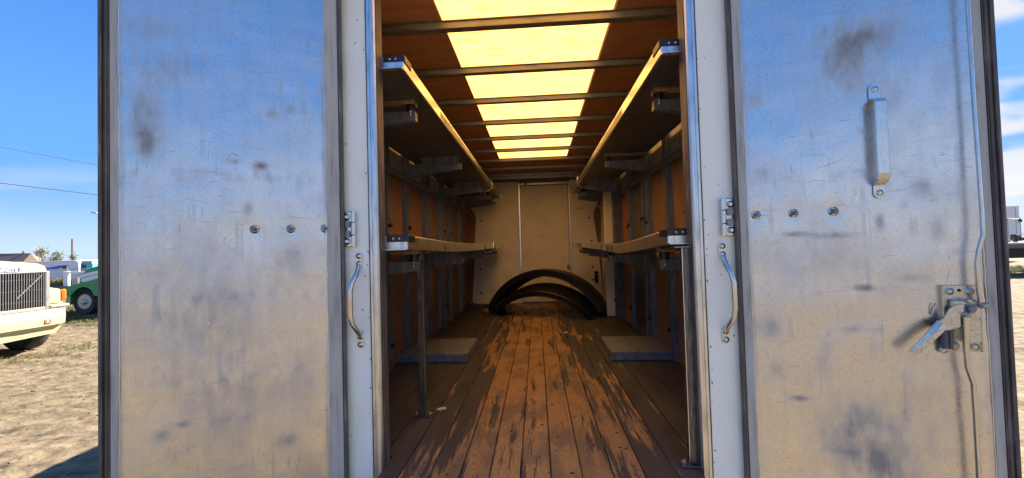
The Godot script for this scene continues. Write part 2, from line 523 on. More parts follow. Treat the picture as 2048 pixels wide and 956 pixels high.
	M.cream = tmat(ntex(69, 0.03, [[0.0, Color(0.24, 0.17, 0.07)], [0.22, Color(0.37, 0.335, 0.205)], [1.0, Color(0.42, 0.39, 0.26)]], 5), Vector3(0.9, 0.9, 0.9), 0.5)
	M.tyre = tmat(ntex(70, 0.05, [[0.0, Color(0.018, 0.018, 0.018)], [1.0, Color(0.05, 0.047, 0.043)]]), Vector3(3, 3, 3), 0.8)
	M.amber = mat(0.75, 0.24, 0.02, 0.3)
	M.blue = mat(0.02, 0.09, 0.42, 0.4)
	M.badge = mat(0.012, 0.03, 0.11, 0.4)
	M.chrome = mat(0.62, 0.62, 0.62, 0.25, 1.0)
	M.dull_metal = mat(0.36, 0.36, 0.36, 0.4, 0.8)
	M.glass = mat(0.03, 0.035, 0.04, 0.08)
	M.teal = mat(0.10, 0.42, 0.50, 0.4)
	M.white = mat(0.72, 0.73, 0.74, 0.45)

# ------------------------------------------------------------------ ground
var gn := nz(201, 0.55, 4)
var gn2 := nz(202, 3.0, 3)
func ground_height(x: float, z: float) -> float:
	var far := 1.0 - smoothstep(18.0, 45.0, Vector2(x, z + 5.0).length())
	var rut := 0.0
	for k in 3:   # old wheel tracks that run across the yard
		var q := (z + 5.0 + k * 3.1) - 0.16 * (x + 8.0) + 0.35 * sin(x * 0.5 + k)
		rut += 0.05 * exp(-pow((absf(q) - 0.28) / 0.12, 2.0)) - 0.045 * exp(-pow(q / 0.2, 2.0))
	return (gn.get_noise_2d(x, z * 1.5) * 0.05 + absf(gn2.get_noise_2d(x * 0.7, z * 1.3)) * 0.045 + rut) * far - 0.03

func ground() -> void:
	var lines := func(parts: Array) -> PackedFloat32Array:   # [from, to, step]; the last [to, growth]
		var a := PackedFloat32Array()
		for p in parts:
			var v: float = p[0]
			while v < p[1] - 1e-4:
				a.append(v)
				v += p[2]
		return a
	var xs := PackedFloat32Array([-1200, -500, -250, -140, -90, -60, -45, -36, -30])
	xs.append_array(lines.call([[-26.0, -2.5, 0.085], [-2.5, 4.0, 0.5], [4.0, 26.0, 0.25]]))
	xs.append_array(PackedFloat32Array([26, 30, 36, 45, 60, 90, 140, 250, 500, 1200]))
	var zs := PackedFloat32Array([-1200, -500, -250, -140, -90, -60, -45, -36, -30, -27])
	zs.append_array(lines.call([[-25.0, 1.5, 0.085], [1.5, 12.0, 0.5]]))
	zs.append_array(PackedFloat32Array([12, 16, 22, 30, 45, 80, 150, 300, 600, 1200]))
	var nx := xs.size()
	var v := PackedVector3Array(); var col := PackedColorArray(); var uv := PackedVector2Array(); var idx := PackedInt32Array()
	var tone := nz(203, 0.12, 3)
	var tone2 := nz(204, 0.9, 3)
	for z in zs:
		for x in xs:
			v.append(Vector3(x, ground_height(x, z), z))
			uv.append(Vector2(x, z))
			var t := tone.get_noise_2d(x, z) * 0.5 + tone2.get_noise_2d(x * 0.6, z * 1.4) * 0.5
			var k := 1.0 + 0.45 * t
			var g := smoothstep(0.1, 0.5, tone.get_noise_2d(x + 60.0, z)) * 0.5
			col.append(Color(k, k, k).lerp(Color(0.72 * k, 0.86 * k, 0.6 * k), g * 0.5))
	for j in zs.size() - 1:
		for i in nx - 1:
			var a := j * nx + i
			idx.append_array(PackedInt32Array([a, a + 1, a + nx, a + 1, a + nx + 1, a + nx]))
	var arr := []
	arr.resize(Mesh.ARRAY_MAX)
	arr[Mesh.ARRAY_VERTEX] = v; arr[Mesh.ARRAY_COLOR] = col; arr[Mesh.ARRAY_TEX_UV] = uv; arr[Mesh.ARRAY_INDEX] = idx
	var am := ArrayMesh.new()
	am.add_surface_from_arrays(Mesh.PRIMITIVE_TRIANGLES, arr)
	var st := SurfaceTool.new()
	st.create_from(am, 0)
	st.generate_normals()
	var o := MeshInstance3D.new()
	o.mesh = st.commit()
	var m := StandardMaterial3D.new()
	m.albedo_texture = ntex(210, 0.02, [[0.0, Color(0.04, 0.029, 0.019)], [0.22, Color(0.10, 0.075, 0.047)], [0.45, Color(0.158, 0.119, 0.075)], [0.75, Color(0.20, 0.154, 0.098)], [1.0, Color(0.25, 0.198, 0.132)]], 6, 512)
	m.uv1_scale = Vector3(0.31, 0.43, 1)
	m.detail_enabled = true
	m.detail_blend_mode = BaseMaterial3D.BLEND_MODE_MUL
	m.detail_albedo = ntex(211, 0.035, [[0.0, Color(0.4, 0.38, 0.36)], [0.4, Color(0.85, 0.84, 0.82)], [1.0, Color(1, 1, 1)]], 5, 256)
	m.vertex_color_use_as_albedo = true
	m.roughness = 0.95
	m.heightmap_enabled = true
	m.heightmap_texture = ntex(212, 0.04, [[0.0, Color(0, 0, 0)], [1.0, Color(1, 1, 1)]], 6, 512, true)
	m.heightmap_scale = 1.7
	o.material_override = m
	hang(o, "ground")
	tag(o, "dry rutted tan dirt yard around the trucks", "", "", "structure")

func clump_multimesh(called: String, label: String, mesh: Mesh, xfs: Array, m: Material, category := "") -> void:
	var mm := MultiMesh.new()
	mm.transform_format = MultiMesh.TRANSFORM_3D
	mm.mesh = mesh
	mm.instance_count = xfs.size()
	for i in xfs.size(): mm.set_instance_transform(i, xfs[i])
	var o := MultiMeshInstance3D.new()
	o.multimesh = mm
	o.material_override = m
	hang(o, called)
	tag(o, label, category, "", "stuff")

func litter() -> void:
	var s := S()
	var ring := [Vector3(1, 0, 0), Vector3(0.4, 0.1, 0.9), Vector3(-0.6, 0, 0.7), Vector3(-1, 0.1, -0.1), Vector3(-0.4, 0, -0.8), Vector3(0.6, 0.1, -0.75)]
	var top := []
	for p in ring: top.append(Vector3(p.x * 0.55 + 0.08, 0.6 + 0.12 * p.z, p.z * 0.5))
	loft(s, [ring, top])
	s.generate_normals()
	var xfs := []
	for i in 9000:
		var x := -2.6 - 14.0 * pow(rng.randf(), 1.3)
		var z := rng.randf_range(-14.0, 0.5)
		var k := 0.006 + 0.028 * pow(rng.randf(), 5.0)
		var b := Basis.from_euler(Vector3(rng.randf() * 0.5, rng.randf() * TAU, rng.randf() * 0.5)).scaled(Vector3(k, k * rng.randf_range(0.5, 1.0), k * rng.randf_range(0.7, 1.3)))
		xfs.append(Transform3D(b, Vector3(x, ground_height(x, z) - k * 0.15, z)))
	clump_multimesh("dirt_clods", "small tan clods and pebbles strewn over the dirt", s.commit(), xfs, tmat(ntex(220, 0.03, [[0.0, Color(0.075, 0.055, 0.036)], [1.0, Color(0.215, 0.17, 0.112)]]), Vector3(4, 4, 4), 0.95))
	var g := S()
	for k in 7:
		var a := TAU * k / 7.0 + 0.3
		var d := Vector3(cos(a), 0, sin(a))
		var w := d.cross(Vector3.UP) * 0.05
		var o := d * 0.12
		var mid := d * 0.4 + Vector3(0, 0.62, 0)
		var tip := d * (0.7 + 0.15 * (k % 3)) + Vector3(0, 0.85 + 0.1 * (k % 2), 0)
		face(g, o - d, [o - w, o + w, mid + w * 0.7, mid - w * 0.7])
		face(g, o - d, [mid - w * 0.7, mid + w * 0.7, tip])
	g.generate_normals()
	var gx := []
	var spots := [[-9.6, -6.6, 1.3, 0.7, 170, 0.07], [-8.2, -6.2, 0.8, 0.4, 90, 0.06], [-15.5, -10.6, 3.0, 1.5, 1900, 0.10], [-16.0, -13.2, 4.0, 1.6, 900, 0.14], [-10.2, -5.6, 0.5, 0.5, 80, 0.06], [-28.0, -20.9, 9.0, 0.9, 2600, 0.75], [24.5, -22.5, 5.0, 2.6, 1800, 0.16], [-7.0, -7.5, 2.5, 1.5, 70, 0.05]]
	for p in spots:
		for i in int(p[4]):
			var x: float = p[0] + rng.randfn() * p[2] * 0.5
			var z: float = p[1] + rng.randfn() * p[3] * 0.5
			var k: float = p[5] * rng.randf_range(0.5, 1.3)
			gx.append(Transform3D(Basis(Vector3.UP, rng.randf() * TAU).scaled(Vector3(k, k * rng.randf_range(0.7, 1.2), k)), Vector3(x, ground_height(x, z) - 0.005, z)))
	var gm := tmat(ntex(221, 0.05, [[0.0, Color(0.05, 0.06, 0.016)], [0.4, Color(0.10, 0.11, 0.028)], [1.0, Color(0.20, 0.17, 0.07)]]), Vector3(6, 6, 6), 0.8)
	gm.backlight_enabled = true
	gm.backlight = lin(0.11, 0.12, 0.03)
	clump_multimesh("grass_tufts", "sparse green and dry grass growing on the dirt", g.commit(), gx, gm, "grass")
	# crumbs of bark, splinters and dirt lying on the plank floor of the truck
	var c := S()
	bx(c, Vector3(0, 0.25, 0), Vector3(1.6, 0.5, 0.7), 0.15)
	c.generate_normals()
	var cx := []
	for i in 330:
		var z := 0.1 - 4.2 * pow(rng.randf(), 1.5)
		var x := rng.randf_range(-0.75, 0.7) if rng.randf() < 0.8 else rng.randf_range(-1.1, 1.0)
		var k := 0.0022 + 0.006 * pow(rng.randf(), 4.0)
		cx.append(Transform3D(Basis(Vector3.UP, rng.randf() * TAU).scaled(Vector3(k * 1.3, k, k)), Vector3(x, BED + 0.001, z)))
	clump_multimesh("floor_crumbs", "dark crumbs and splinters scattered on the plank floor", c.commit(), cx, mat(0.05, 0.035, 0.022, 0.9))
	# three scraps lying on the planks
	var paper := mat(0.6, 0.53, 0.46, 0.8)
	for k in [[Vector3(-0.63, BED + 0.003, -0.665), 0.25, Vector2(0.062, 0.034), "pale paper scrap on the planks beside the foot of the left post", "paper scrap"], [Vector3(0.31, BED + 0.003, -2.9), 0.6, Vector2(0.05, 0.035), "small cream wood chip on the planks before the black fenders", "wood chip"]]:
		var st := S()
		var w: Vector2 = k[2] / 2.0
		var rg := []
		for yy in [0.0, 0.0025]:
			rg.append([Vector3(-w.x, yy, -w.y * 0.7), Vector3(-w.x * 0.2, yy + 0.004, -w.y), Vector3(w.x, yy + 0.007, -w.y * 0.8), Vector3(w.x * 0.9, yy + 0.004, w.y), Vector3(0, yy, w.y * 0.8), Vector3(-w.x * 0.9, yy + 0.002, w.y * 0.9)])
		loft(st, rg)
		var o := put("paper_scrap" if k[4] == "paper scrap" else "wood_chip", st, paper)
		o.position = k[0]
		o.rotation.y = k[1]
		tag(o, k[3], k[4])

# ------------------------------------------------------------------ the box truck
var T: Node3D
const LX := -1.29   # inner faces of the wall panels
const RX := 1.175

func truck() -> void:
	T = thing("box_truck", "open box truck with bare metal doors swung wide and shelves inside", "truck")
	var ribs := [0.11, -0.504, -1.117, -1.733, -2.355, -2.966, -3.562, -4.158, -4.77, -5.38]
	# floor planks
	var fm := floor_maps()
	var wood := StandardMaterial3D.new()
	wood.albedo_texture = fm[0]
	wood.roughness_texture = fm[1]
	wood.roughness_texture_channel = BaseMaterial3D.TEXTURE_CHANNEL_GREEN
	wood.roughness = 1.0
	wood.heightmap_enabled = true
	wood.heightmap_texture = fm[1]
	wood.heightmap_scale = 0.12
	var sills := []
	var x := SEAM - PW * 9
	while x < RX:
		var x0 := maxf(x, LX - 0.005)
		var x1 := minf(x + PW, RX + 0.005)
		x += PW
		if x1 - x0 < 0.02: continue
		var inside := x0 > -0.742 and x1 < 0.696
		var near := FZ0 if inside else -0.105
		if not inside and x1 > -0.742 and x0 < 0.696: sills.append([maxf(x0, -0.742), minf(x1, 0.696)])
		var cuts := [near, FZ1]
		if x0 < -0.60: cuts = [near, -0.26, FZ1]
		elif rng.randf() < 0.35: cuts = [near, rng.randf_range(-3.9, -2.2), FZ1]
		for i in cuts.size() - 1:
			plank(x0, x1, cuts[i], cuts[i + 1], wood)
	for k in sills: plank(k[0], k[1], FZ0, -0.105, wood)
	var s := S()
	bb(s, Vector3(LX - 0.05, BED - 0.16, BACK - 0.06), Vector3(RX + 0.05, BED - 0.04, -0.105))
	bb(s, Vector3(-0.73, BED - 0.16, -0.105), Vector3(0.70, BED - 0.04, 0.125))
	put("bed_frame", s, M.matt_black, T)
	for sd in [-1, 1]:   # running gear under the bed
		s = S(); bb(s, Vector3(sd * 0.36 - 0.06, BED - 0.36, -5.5), Vector3(sd * 0.36 + 0.02, BED - 0.165, -0.15), 0.004); put("frame_rail", s, M.matt_black, T)
		wheel(T, Vector3((RX if sd > 0 else LX) - sd * 0.2, 0.41, -3.6), 0.42, 0.25, Vector3(sd, 0, 0), M.dull_metal)
	s = S(); cyl(s, Vector3(-1.0, 0.41, -3.6), Vector3(0.9, 0.41, -3.6), 0.06, 10); put("rear_axle", s, M.matt_black, T)
	# outer skins
	s = S(); bb(s, Vector3(LX - 0.06, BED - 0.16, BACK - 0.06), Vector3(LX - 0.045, CEIL + 0.06, -0.002)); put("side_wall", s, M.white, T)
	s = S(); bb(s, Vector3(RX + 0.045, BED - 0.16, BACK - 0.06), Vector3(RX + 0.06, CEIL + 0.06, -0.002)); put("side_wall", s, M.white, T)
	s = S(); bb(s, Vector3(LX - 0.043, BED - 0.16, BACK - 0.075), Vector3(RX + 0.043, CEIL + 0.06, BACK - 0.045)); put("front_wall", s, M.white, T)
	walls()
	ceiling_and_roof(ribs)
	back_wall()
	rear_frame()
	for k in [[-1, 2.80, -5.2], [1, 2.80, -4.95], [-1, 1.905, -5.3], [1, 1.89, -4.9]]: shelf(k[0], k[1], k[2])
	# wheel boxes on the floor
	for k in [[LX, -0.647, "low grey wheel box against the left wall"], [0.625, RX, "low grey wheel box against the right wall"]]:
		s = S()
		bb(s, Vector3(k[0], BED + 0.003, -2.325), Vector3(k[1], BED + 0.082, -1.71), 0.006)
		var o := put("wheel_box", s, M.grey_paint, T, k[2])
		for q in 4:
			var c := S()
			var px: float = lerpf(k[0] + 0.04, k[1] - 0.04, q / 3.0)
			lathe(c, [Vector2(0.008, 0), Vector2(0.007, 0.003), Vector2(0.003, 0.005)], Transform3D(Basis(), Vector3(px, BED + 0.081, -1.76)), 8)
			put("screw", c, M.galv, o)
	# steel posts under the lower shelves
	for k in [[-0.722, -0.585, 1.89, "narrow steel post under the left lower shelf"], [0.682, -0.045, 1.885, "narrow steel post beside the right door jamb"]]:
		s = S()
		bb(s, Vector3(k[0] - 0.019, BED + 0.008, k[1] - 0.019), Vector3(k[0] + 0.019, k[2], k[1] + 0.019), 0.003)
		var o := put("shelf_post", s, M.post_steel, T, k[3])
		var ex: float = k[0] + (0.0195 if k[0] < 0 else -0.0195)
		s = S(); bb(s, Vector3(ex - 0.002, BED + 0.01, k[1] + 0.0185), Vector3(ex + 0.002, k[2] - 0.002, k[1] + 0.0200), 0.0004); put("worn_edge", s, M.chrome, o)
		s = S(); bx(s, Vector3(k[0], BED + 0.005, k[1] + 0.005), Vector3(0.125, 0.006, 0.08), 0.002); put("base_plate", s, M.post_steel, o)
		for q in [-1, 1]:
			s = S(); lathe(s, [Vector2(0.011, 0), Vector2(0.011, 0.009), Vector2(0.006, 0.012), Vector2(0.006, 0.019)], Transform3D(Basis(), Vector3(k[0] + q * 0.042, BED + 0.008, k[1] + 0.01)), 6, false); put("bolt", s, M.zinc, o)
		s = S(); bx(s, Vector3(k[0], k[2] + 0.003, k[1]), Vector3(0.11, 0.005, 0.07), 0.002); put("top_plate", s, M.zinc, o)

func plank(x0: float, x1: float, z0: float, z1: float, wood: Material) -> void:
	var s := S()
	var g := rng.randf_range(0.0012, 0.0032)
	var y := BED + rng.randf_range(-0.0015, 0.0015)
	var b := 0.003
	var xa := x0 + g; var xb := x1 - g
	var za: float = z0 - 0.001; var zb: float = z1 + 0.001
	var cr := rng.randf_range(-0.002, 0.002)
	var ring := func(z: float) -> Array: return [Vector3(xa, y - 0.035, z), Vector3(xa, y - b, z), Vector3(xa + b, y, z), Vector3((xa + xb) / 2, y + cr, z), Vector3(xb - b, y, z), Vector3(xb, y - b, z), Vector3(xb, y - 0.035, z)]
	var r0: Array = ring.call(za)
	var r1: Array = ring.call(zb)
	for k in 6:
		var quad := [r0[k], r0[k + 1], r1[k + 1], r1[k]]
		for t in [0, 2, 1, 0, 3, 2]:
			var p: Vector3 = quad[t]
			s.set_uv(Vector2((p.x - FX0) / (FX1 - FX0), (p.z - FZ0) / (FZ1 - FZ0)))
			s.add_vertex(p)
	for t in [0, 2, 1, 0, 3, 2, 0, 4, 3, 0, 5, 4, 0, 6, 5]:
		s.set_uv(Vector2((r0[t].x - FX0) / (FX1 - FX0), 0.001))
		s.add_vertex(r0[t])
	put("floor_plank", s, wood, T)

func walls() -> void:
	# left: [near z, far z, kind]: post depths in metres
	var left := [[-0.10, -0.32, 0.05], [-0.70, -0.82, 0.045], [-1.29, -1.385, 0.045], [-1.405, -1.52, 0.05], [-1.945, -2.06, 0.045], [-2.6, -2.70, 0.05], [-2.72, -2.87, 0.04], [-3.245, -3.39, 0.045], [-3.41, -3.555, 0.05], [-3.88, -4.07, 0.04], [-4.573, -4.72, 0.05], [-4.74, -4.885, 0.04]]
	var right := [[-0.12, -0.24, 0.045], [-0.62, -0.74, 0.045], [-1.13, -1.27, 0.045], [-1.64, -1.77, 0.045], [-2.24, -2.37, 0.045], [-2.38, -2.45, 0.06], [-2.53, -3.0, 0.025], [-3.02, -3.08, 0.055], [-3.12, -3.21, 0.04], [-3.66, -3.86, 0.105]]
	for sd in [-1, 1]:
		var posts: Array = left if sd < 0 else right
		var px := LX if sd < 0 else RX
		var prev := -0.02
		var edges := []
		for p in posts:
			var s := S()
			var xi: float = px - sd * p[2]
			var n: float = p[0]; var f: float = p[1]; var d: float = p[2]
			var wd := n - f
			if wd > 0.4:
				bb(s, Vector3(px, BED + 0.002, f), Vector3(xi, CEIL - 0.15, n), 0.004)
				put("wall_plate", s, M.galv_dark, T)
				continue
			# folded channel: two flanges and a raised web
			var fl := minf(0.018, wd * 0.2)
			var poly := [Vector2(n, 0), Vector2(n, 0.004), Vector2(n - fl, 0.004), Vector2(n - fl - 0.004, d), Vector2(f + fl + 0.004, d), Vector2(f + fl, 0.004), Vector2(f, 0.004), Vector2(f, 0)]
			prism(s, poly, CEIL - 0.06 - BED, Transform3D(Basis(Vector3(0, 0, 1), Vector3(-sd, 0, 0), Vector3(0, 1, 0)), Vector3(px, (CEIL - 0.06 + BED) / 2 + 0.002, 0)))
			var o := put("wall_post", s, M.galv if d < 0.1 else M.galv_dark, T)
			for y in [1.15, 2.16]:
				if rng.randf() < 0.62:
					var c := S()
					bx(c, Vector3(px - sd * (d + 0.012), y + rng.randf_range(-0.03, 0.03), (n + f) / 2), Vector3(0.024, 0.03, 0.04), 0.004)
					put("anchor_clip", c, M.black, o)
			for y in [1.02, 1.5, 2.0, 2.5, 3.0]:
				var c := S()
				lathe(c, [Vector2(0.006, 0), Vector2(0.005, 0.002), Vector2(0.002, 0.004)], Transform3D(Basis(Vector3(0, 0, 1), Vector3(-sd, 0, 0), Vector3(0, 1, 0)), Vector3(px - sd * d, y + 0.07, (n + f) / 2)), 6)
				put("rivet", c, M.galv, o)
		var zc := [-0.02]
		for p in posts: zc.append((p[0] + p[1]) / 2)
		zc.append(BACK + 0.005)
		for i in zc.size() - 1:
			var s := S()
			if sd > 0 and zc[i] < -3.7:
				bb(s, Vector3(px, BED, zc[i + 1] + 0.0015), Vector3(px + 0.03, CEIL, zc[i] - 0.0015))
				put("wall_panel", s, M.cream_panel, T)
			else:
				bb(s, Vector3(px, BED, zc[i + 1] + 0.0015), Vector3(px + sd * 0.03, CEIL, zc[i] - 0.0015))
				put("wall_panel", s, M.ply_warm if sd > 0 and zc[i] < -3.1 and zc[i] > -3.7 else M.ply, T)
		# rail along the wall below the upper shelf
		var s := S()
		bb(s, Vector3(px - sd * 0.052, 2.58, -5.4), Vector3(px - sd * 0.062, 2.64, -0.05), 0.002)
		put("wall_rail", s, M.galv, T)
		s = S()
		bb(s, Vector3(px - sd * 0.001, 2.62, -5.3), Vector3(px - sd * 0.006, CEIL - 0.06, -0.12))
		put("upper_lining", s, M.lining, T)
		s = S()
		bb(s, Vector3(px - sd * 0.001, CEIL - 0.06, BACK + 0.01), Vector3(px - sd * 0.07, CEIL - 0.002, -0.03), 0.004)
		put("top_rail", s, M.galv, T)
	# cream jamb board by the side door
	var s := S()
	bb(s, Vector3(0.985, BED + 0.002, -4.05), Vector3(1.125, 2.72, -3.99), 0.006)
	put("jamb_board", s, M.cream_panel, T)
	s = S()
	bb(s, Vector3(1.128, BED + 0.002, -4.06), Vector3(RX, 2.72, -3.88), 0.004)
	put("jamb_board", s, M.galv_dark, T)

func ceiling_and_roof(ribs: Array) -> void:
	var sx0 := -0.522
	var sx1 := 0.492
	for i in ribs.size():
		var z: float = ribs[i]
		if i > 0:
			var s := S()
			var poly := [Vector2(-0.052, 0), Vector2(-0.052, -0.004), Vector2(-0.034, -0.004), Vector2(-0.026, -0.036), Vector2(0.026, -0.036), Vector2(0.034, -0.004), Vector2(0.052, -0.004), Vector2(0.052, 0)]
			prism(s, poly, RX - LX - 0.02, Transform3D(Basis(Vector3(0, 0, 1), Vector3(0, 1, 0), Vector3(-1, 0, 0)), Vector3((LX + RX) / 2, CEIL - 0.003, z)))
			var o := put("roof_bow", s, M.bow if z > -9.0 else M.galv, T)
			for q in 5:
				var c := S()
				lathe(c, [Vector2(0.006, 0), Vector2(0.005, -0.002), Vector2(0.002, -0.004)], Transform3D(Basis(), Vector3(-0.8 + q * 0.4, CEIL - 0.039, z)), 6)
				put("rivet", c, M.galv, o)
		var zn: float = ribs[i + 1] if i + 1 < ribs.size() else BACK
		var open: bool = z > -4.0
		for k in ([[LX - 0.04, sx0], [sx1, RX + 0.04]] if open else [[LX - 0.04, RX + 0.04]]):
			var s := S()
			bb(s, Vector3(k[0], CEIL, zn + 0.001), Vector3(k[1], CEIL + 0.02, z - 0.001))
			put("ceiling_panel", s, M.ceiling, T)
		if open:
			var s := S()   # a translucent sheet, lit from above by the sun
			var za := z - 0.0005; var zb := zn + 0.0005
			face(s, Vector3(0, 10, 0), [Vector3(sx0 - 0.002, CEIL + 0.012, za), Vector3(sx1 + 0.002, CEIL + 0.012, za), Vector3(sx1 + 0.002, CEIL + 0.012, zb), Vector3(sx0 - 0.002, CEIL + 0.012, zb)])
			put("skylight_panel", s, M.skylight, T)
	var s := S()
	for sd in [-1, 1]:
		var px := (LX - 0.06) if sd < 0 else (RX + 0.06)
		bb(s, Vector3(px - 0.02, CEIL - 0.05, BACK - 0.08), Vector3(px + 0.02, CEIL + 0.07, 0.0), 0.01)
	put("roof_edge", s, M.alu, T)

func back_wall() -> void:
	var z := BACK
	var s := S()
	bb(s, Vector3(LX - 0.04, BED - 0.1, z - 0.04), Vector3(RX + 0.04, CEIL + 0.02, z))
	put("bulkhead_backing", s, M.ply, T)
	var left := [Vector2(-0.318, 0.905), Vector2(-0.318, 3.145), Vector2(-1.27, 3.145), Vector2(-1.26, 2.75), Vector2(-1.13, 2.57), Vector2(-1.115, 2.45), Vector2(-1.14, 2.1), Vector2(-1.155, 1.85), Vector2(-1.18, 1.4), Vector2(-1.212, 1.0), Vector2(-1.205, 0.945), Vector2(-1.18, 0.925), Vector2(-1.1, 0.905)]
	var right := [Vector2(0.637, 0.905), Vector2(0.637, 3.145), Vector2(1.18, 3.145), Vector2(1.17, 2.8), Vector2(1.15, 2.73), Vector2(1.065, 2.56), Vector2(1.052, 2.47), Vector2(1.08, 2.2), Vector2(1.11, 1.95), Vector2(1.15, 1.4), Vector2(1.185, 0.905)]
	for k in [left, right]:
		s = S()
		prism(s, k, 0.008, Transform3D(Basis(), Vector3(0, 0, z + 0.006)))
		var o := put("bulkhead_panel", s, M.cream_panel, T)
		for p in ([Vector2(-1.011, 2.44), Vector2(-1.03, 2.0), Vector2(-1.049, 1.548), Vector2(-1.053, 1.113)] if k == left else [Vector2(0.964, 2.434), Vector2(1.004, 2.009), Vector2(1.005, 1.54)]):
			s = S()
			lathe(s, [Vector2(0.02, 0), Vector2(0.018, 0.005), Vector2(0.008, 0.009)], Transform3D(Basis(Vector3(1, 0, 0), Vector3(0, 0, 1), Vector3(0, -1, 0)), Vector3(p.x, p.y, z + 0.0105)), 10)
			put("bolt", s, M.post_steel, o)
	s = S()
	bb(s, Vector3(-0.276, 0.93, z + 0.002), Vector3(0.592, 3.06, z + 0.012), 0.002)
	var door := put("bulkhead_door", s, M.cream_panel, T)
	for k in [[Vector3(-0.316, 0.91, z + 0.012), Vector3(-0.279, 3.118, z + 0.034)], [Vector3(0.597, 0.91, z + 0.012), Vector3(0.634, 3.118, z + 0.034)]]:
		s = S()
		bb(s, k[0], k[1], 0.006)
		put("door_post", s, M.rail, T)
	s = S(); bb(s, Vector3(-0.276, 3.075, z + 0.008), Vector3(0.592, 3.115, z + 0.02), 0.004); put("top_strip", s, M.rail, door)
	s = S(); bb(s, Vector3(-0.276, 0.906, z + 0.008), Vector3(0.592, 0.928, z + 0.03), 0.004); put("sill", s, M.galv, door)
	s = S(); bb(s, Vector3(-0.20, 3.078, z + 0.02), Vector3(-0.15, 3.112, z + 0.026), 0.002); put("hinge", s, M.galv, door)
	s = S(); bb(s, Vector3(0.545, 1.50, z + 0.012), Vector3(0.583, 1.585, z + 0.03), 0.004); put("latch_plate", s, M.galv_dark, door)
	s = S(); tube(s, [Vector3(0.565, 1.55, z + 0.03), Vector3(0.565, 1.55, z + 0.06), Vector3(0.53, 1.54, z + 0.065)], 0.008); put("latch_knob", s, M.chrome, door)
	s = S(); bb(s, Vector3(-1.27, 3.19, z + 0.002), Vector3(1.18, 3.262, z + 0.05), 0.008)
	var band := put("header_rail", s, M.rail, T)
	for q in 9:
		s = S()
		lathe(s, [Vector2(0.008, 0), Vector2(0.006, 0.004)], Transform3D(Basis(Vector3(1, 0, 0), Vector3(0, 0, 1), Vector3(0, -1, 0)), Vector3(-1.0 + q * 0.25 + rng.randf_range(-0.02, 0.02), 3.225, z + 0.05)), 8)
		put("rivet", s, M.galv_dark, band)
	s = S(); bb(s, Vector3(-1.0, 3.152, z + 0.012), Vector3(0.632, 3.184, z + 0.075), 0.004); put("door_track", s, M.post_steel, T)
	# black latch box with its lever
	s = S(); bb(s, Vector3(1.035, 1.245, z + 0.012), Vector3(1.098, 1.46, z + 0.035), 0.006)
	var o := put("latch_box", s, M.black, T)
	s = S(); tube(s, [Vector3(1.065, 1.33, z + 0.03), Vector3(1.065, 1.33, z + 0.07), Vector3(0.975, 1.30, z + 0.075)], 0.011); put("lever", s, M.black, o)
	s = S(); cyl(s, Vector3(1.066, 1.39, z + 0.03), Vector3(1.066, 1.39, z + 0.05), 0.016); put("lock_knob", s, M.galv, o)
	# a dark scrape on the right panel
	for k in [[0.72, 2.605, 0.15, 0.006], [0.76, 2.63, 0.06, 0.004], [0.80, 2.585, 0.03, 0.004]]:
		s = S(); bx(s, Vector3(k[0] + k[2] / 2, k[1], z + 0.0108), Vector3(k[2], k[3], 0.001), 0.0, Basis(Vector3(0, 0, 1), 0.04)); put("scrape_mark", s, M.post_steel, T)

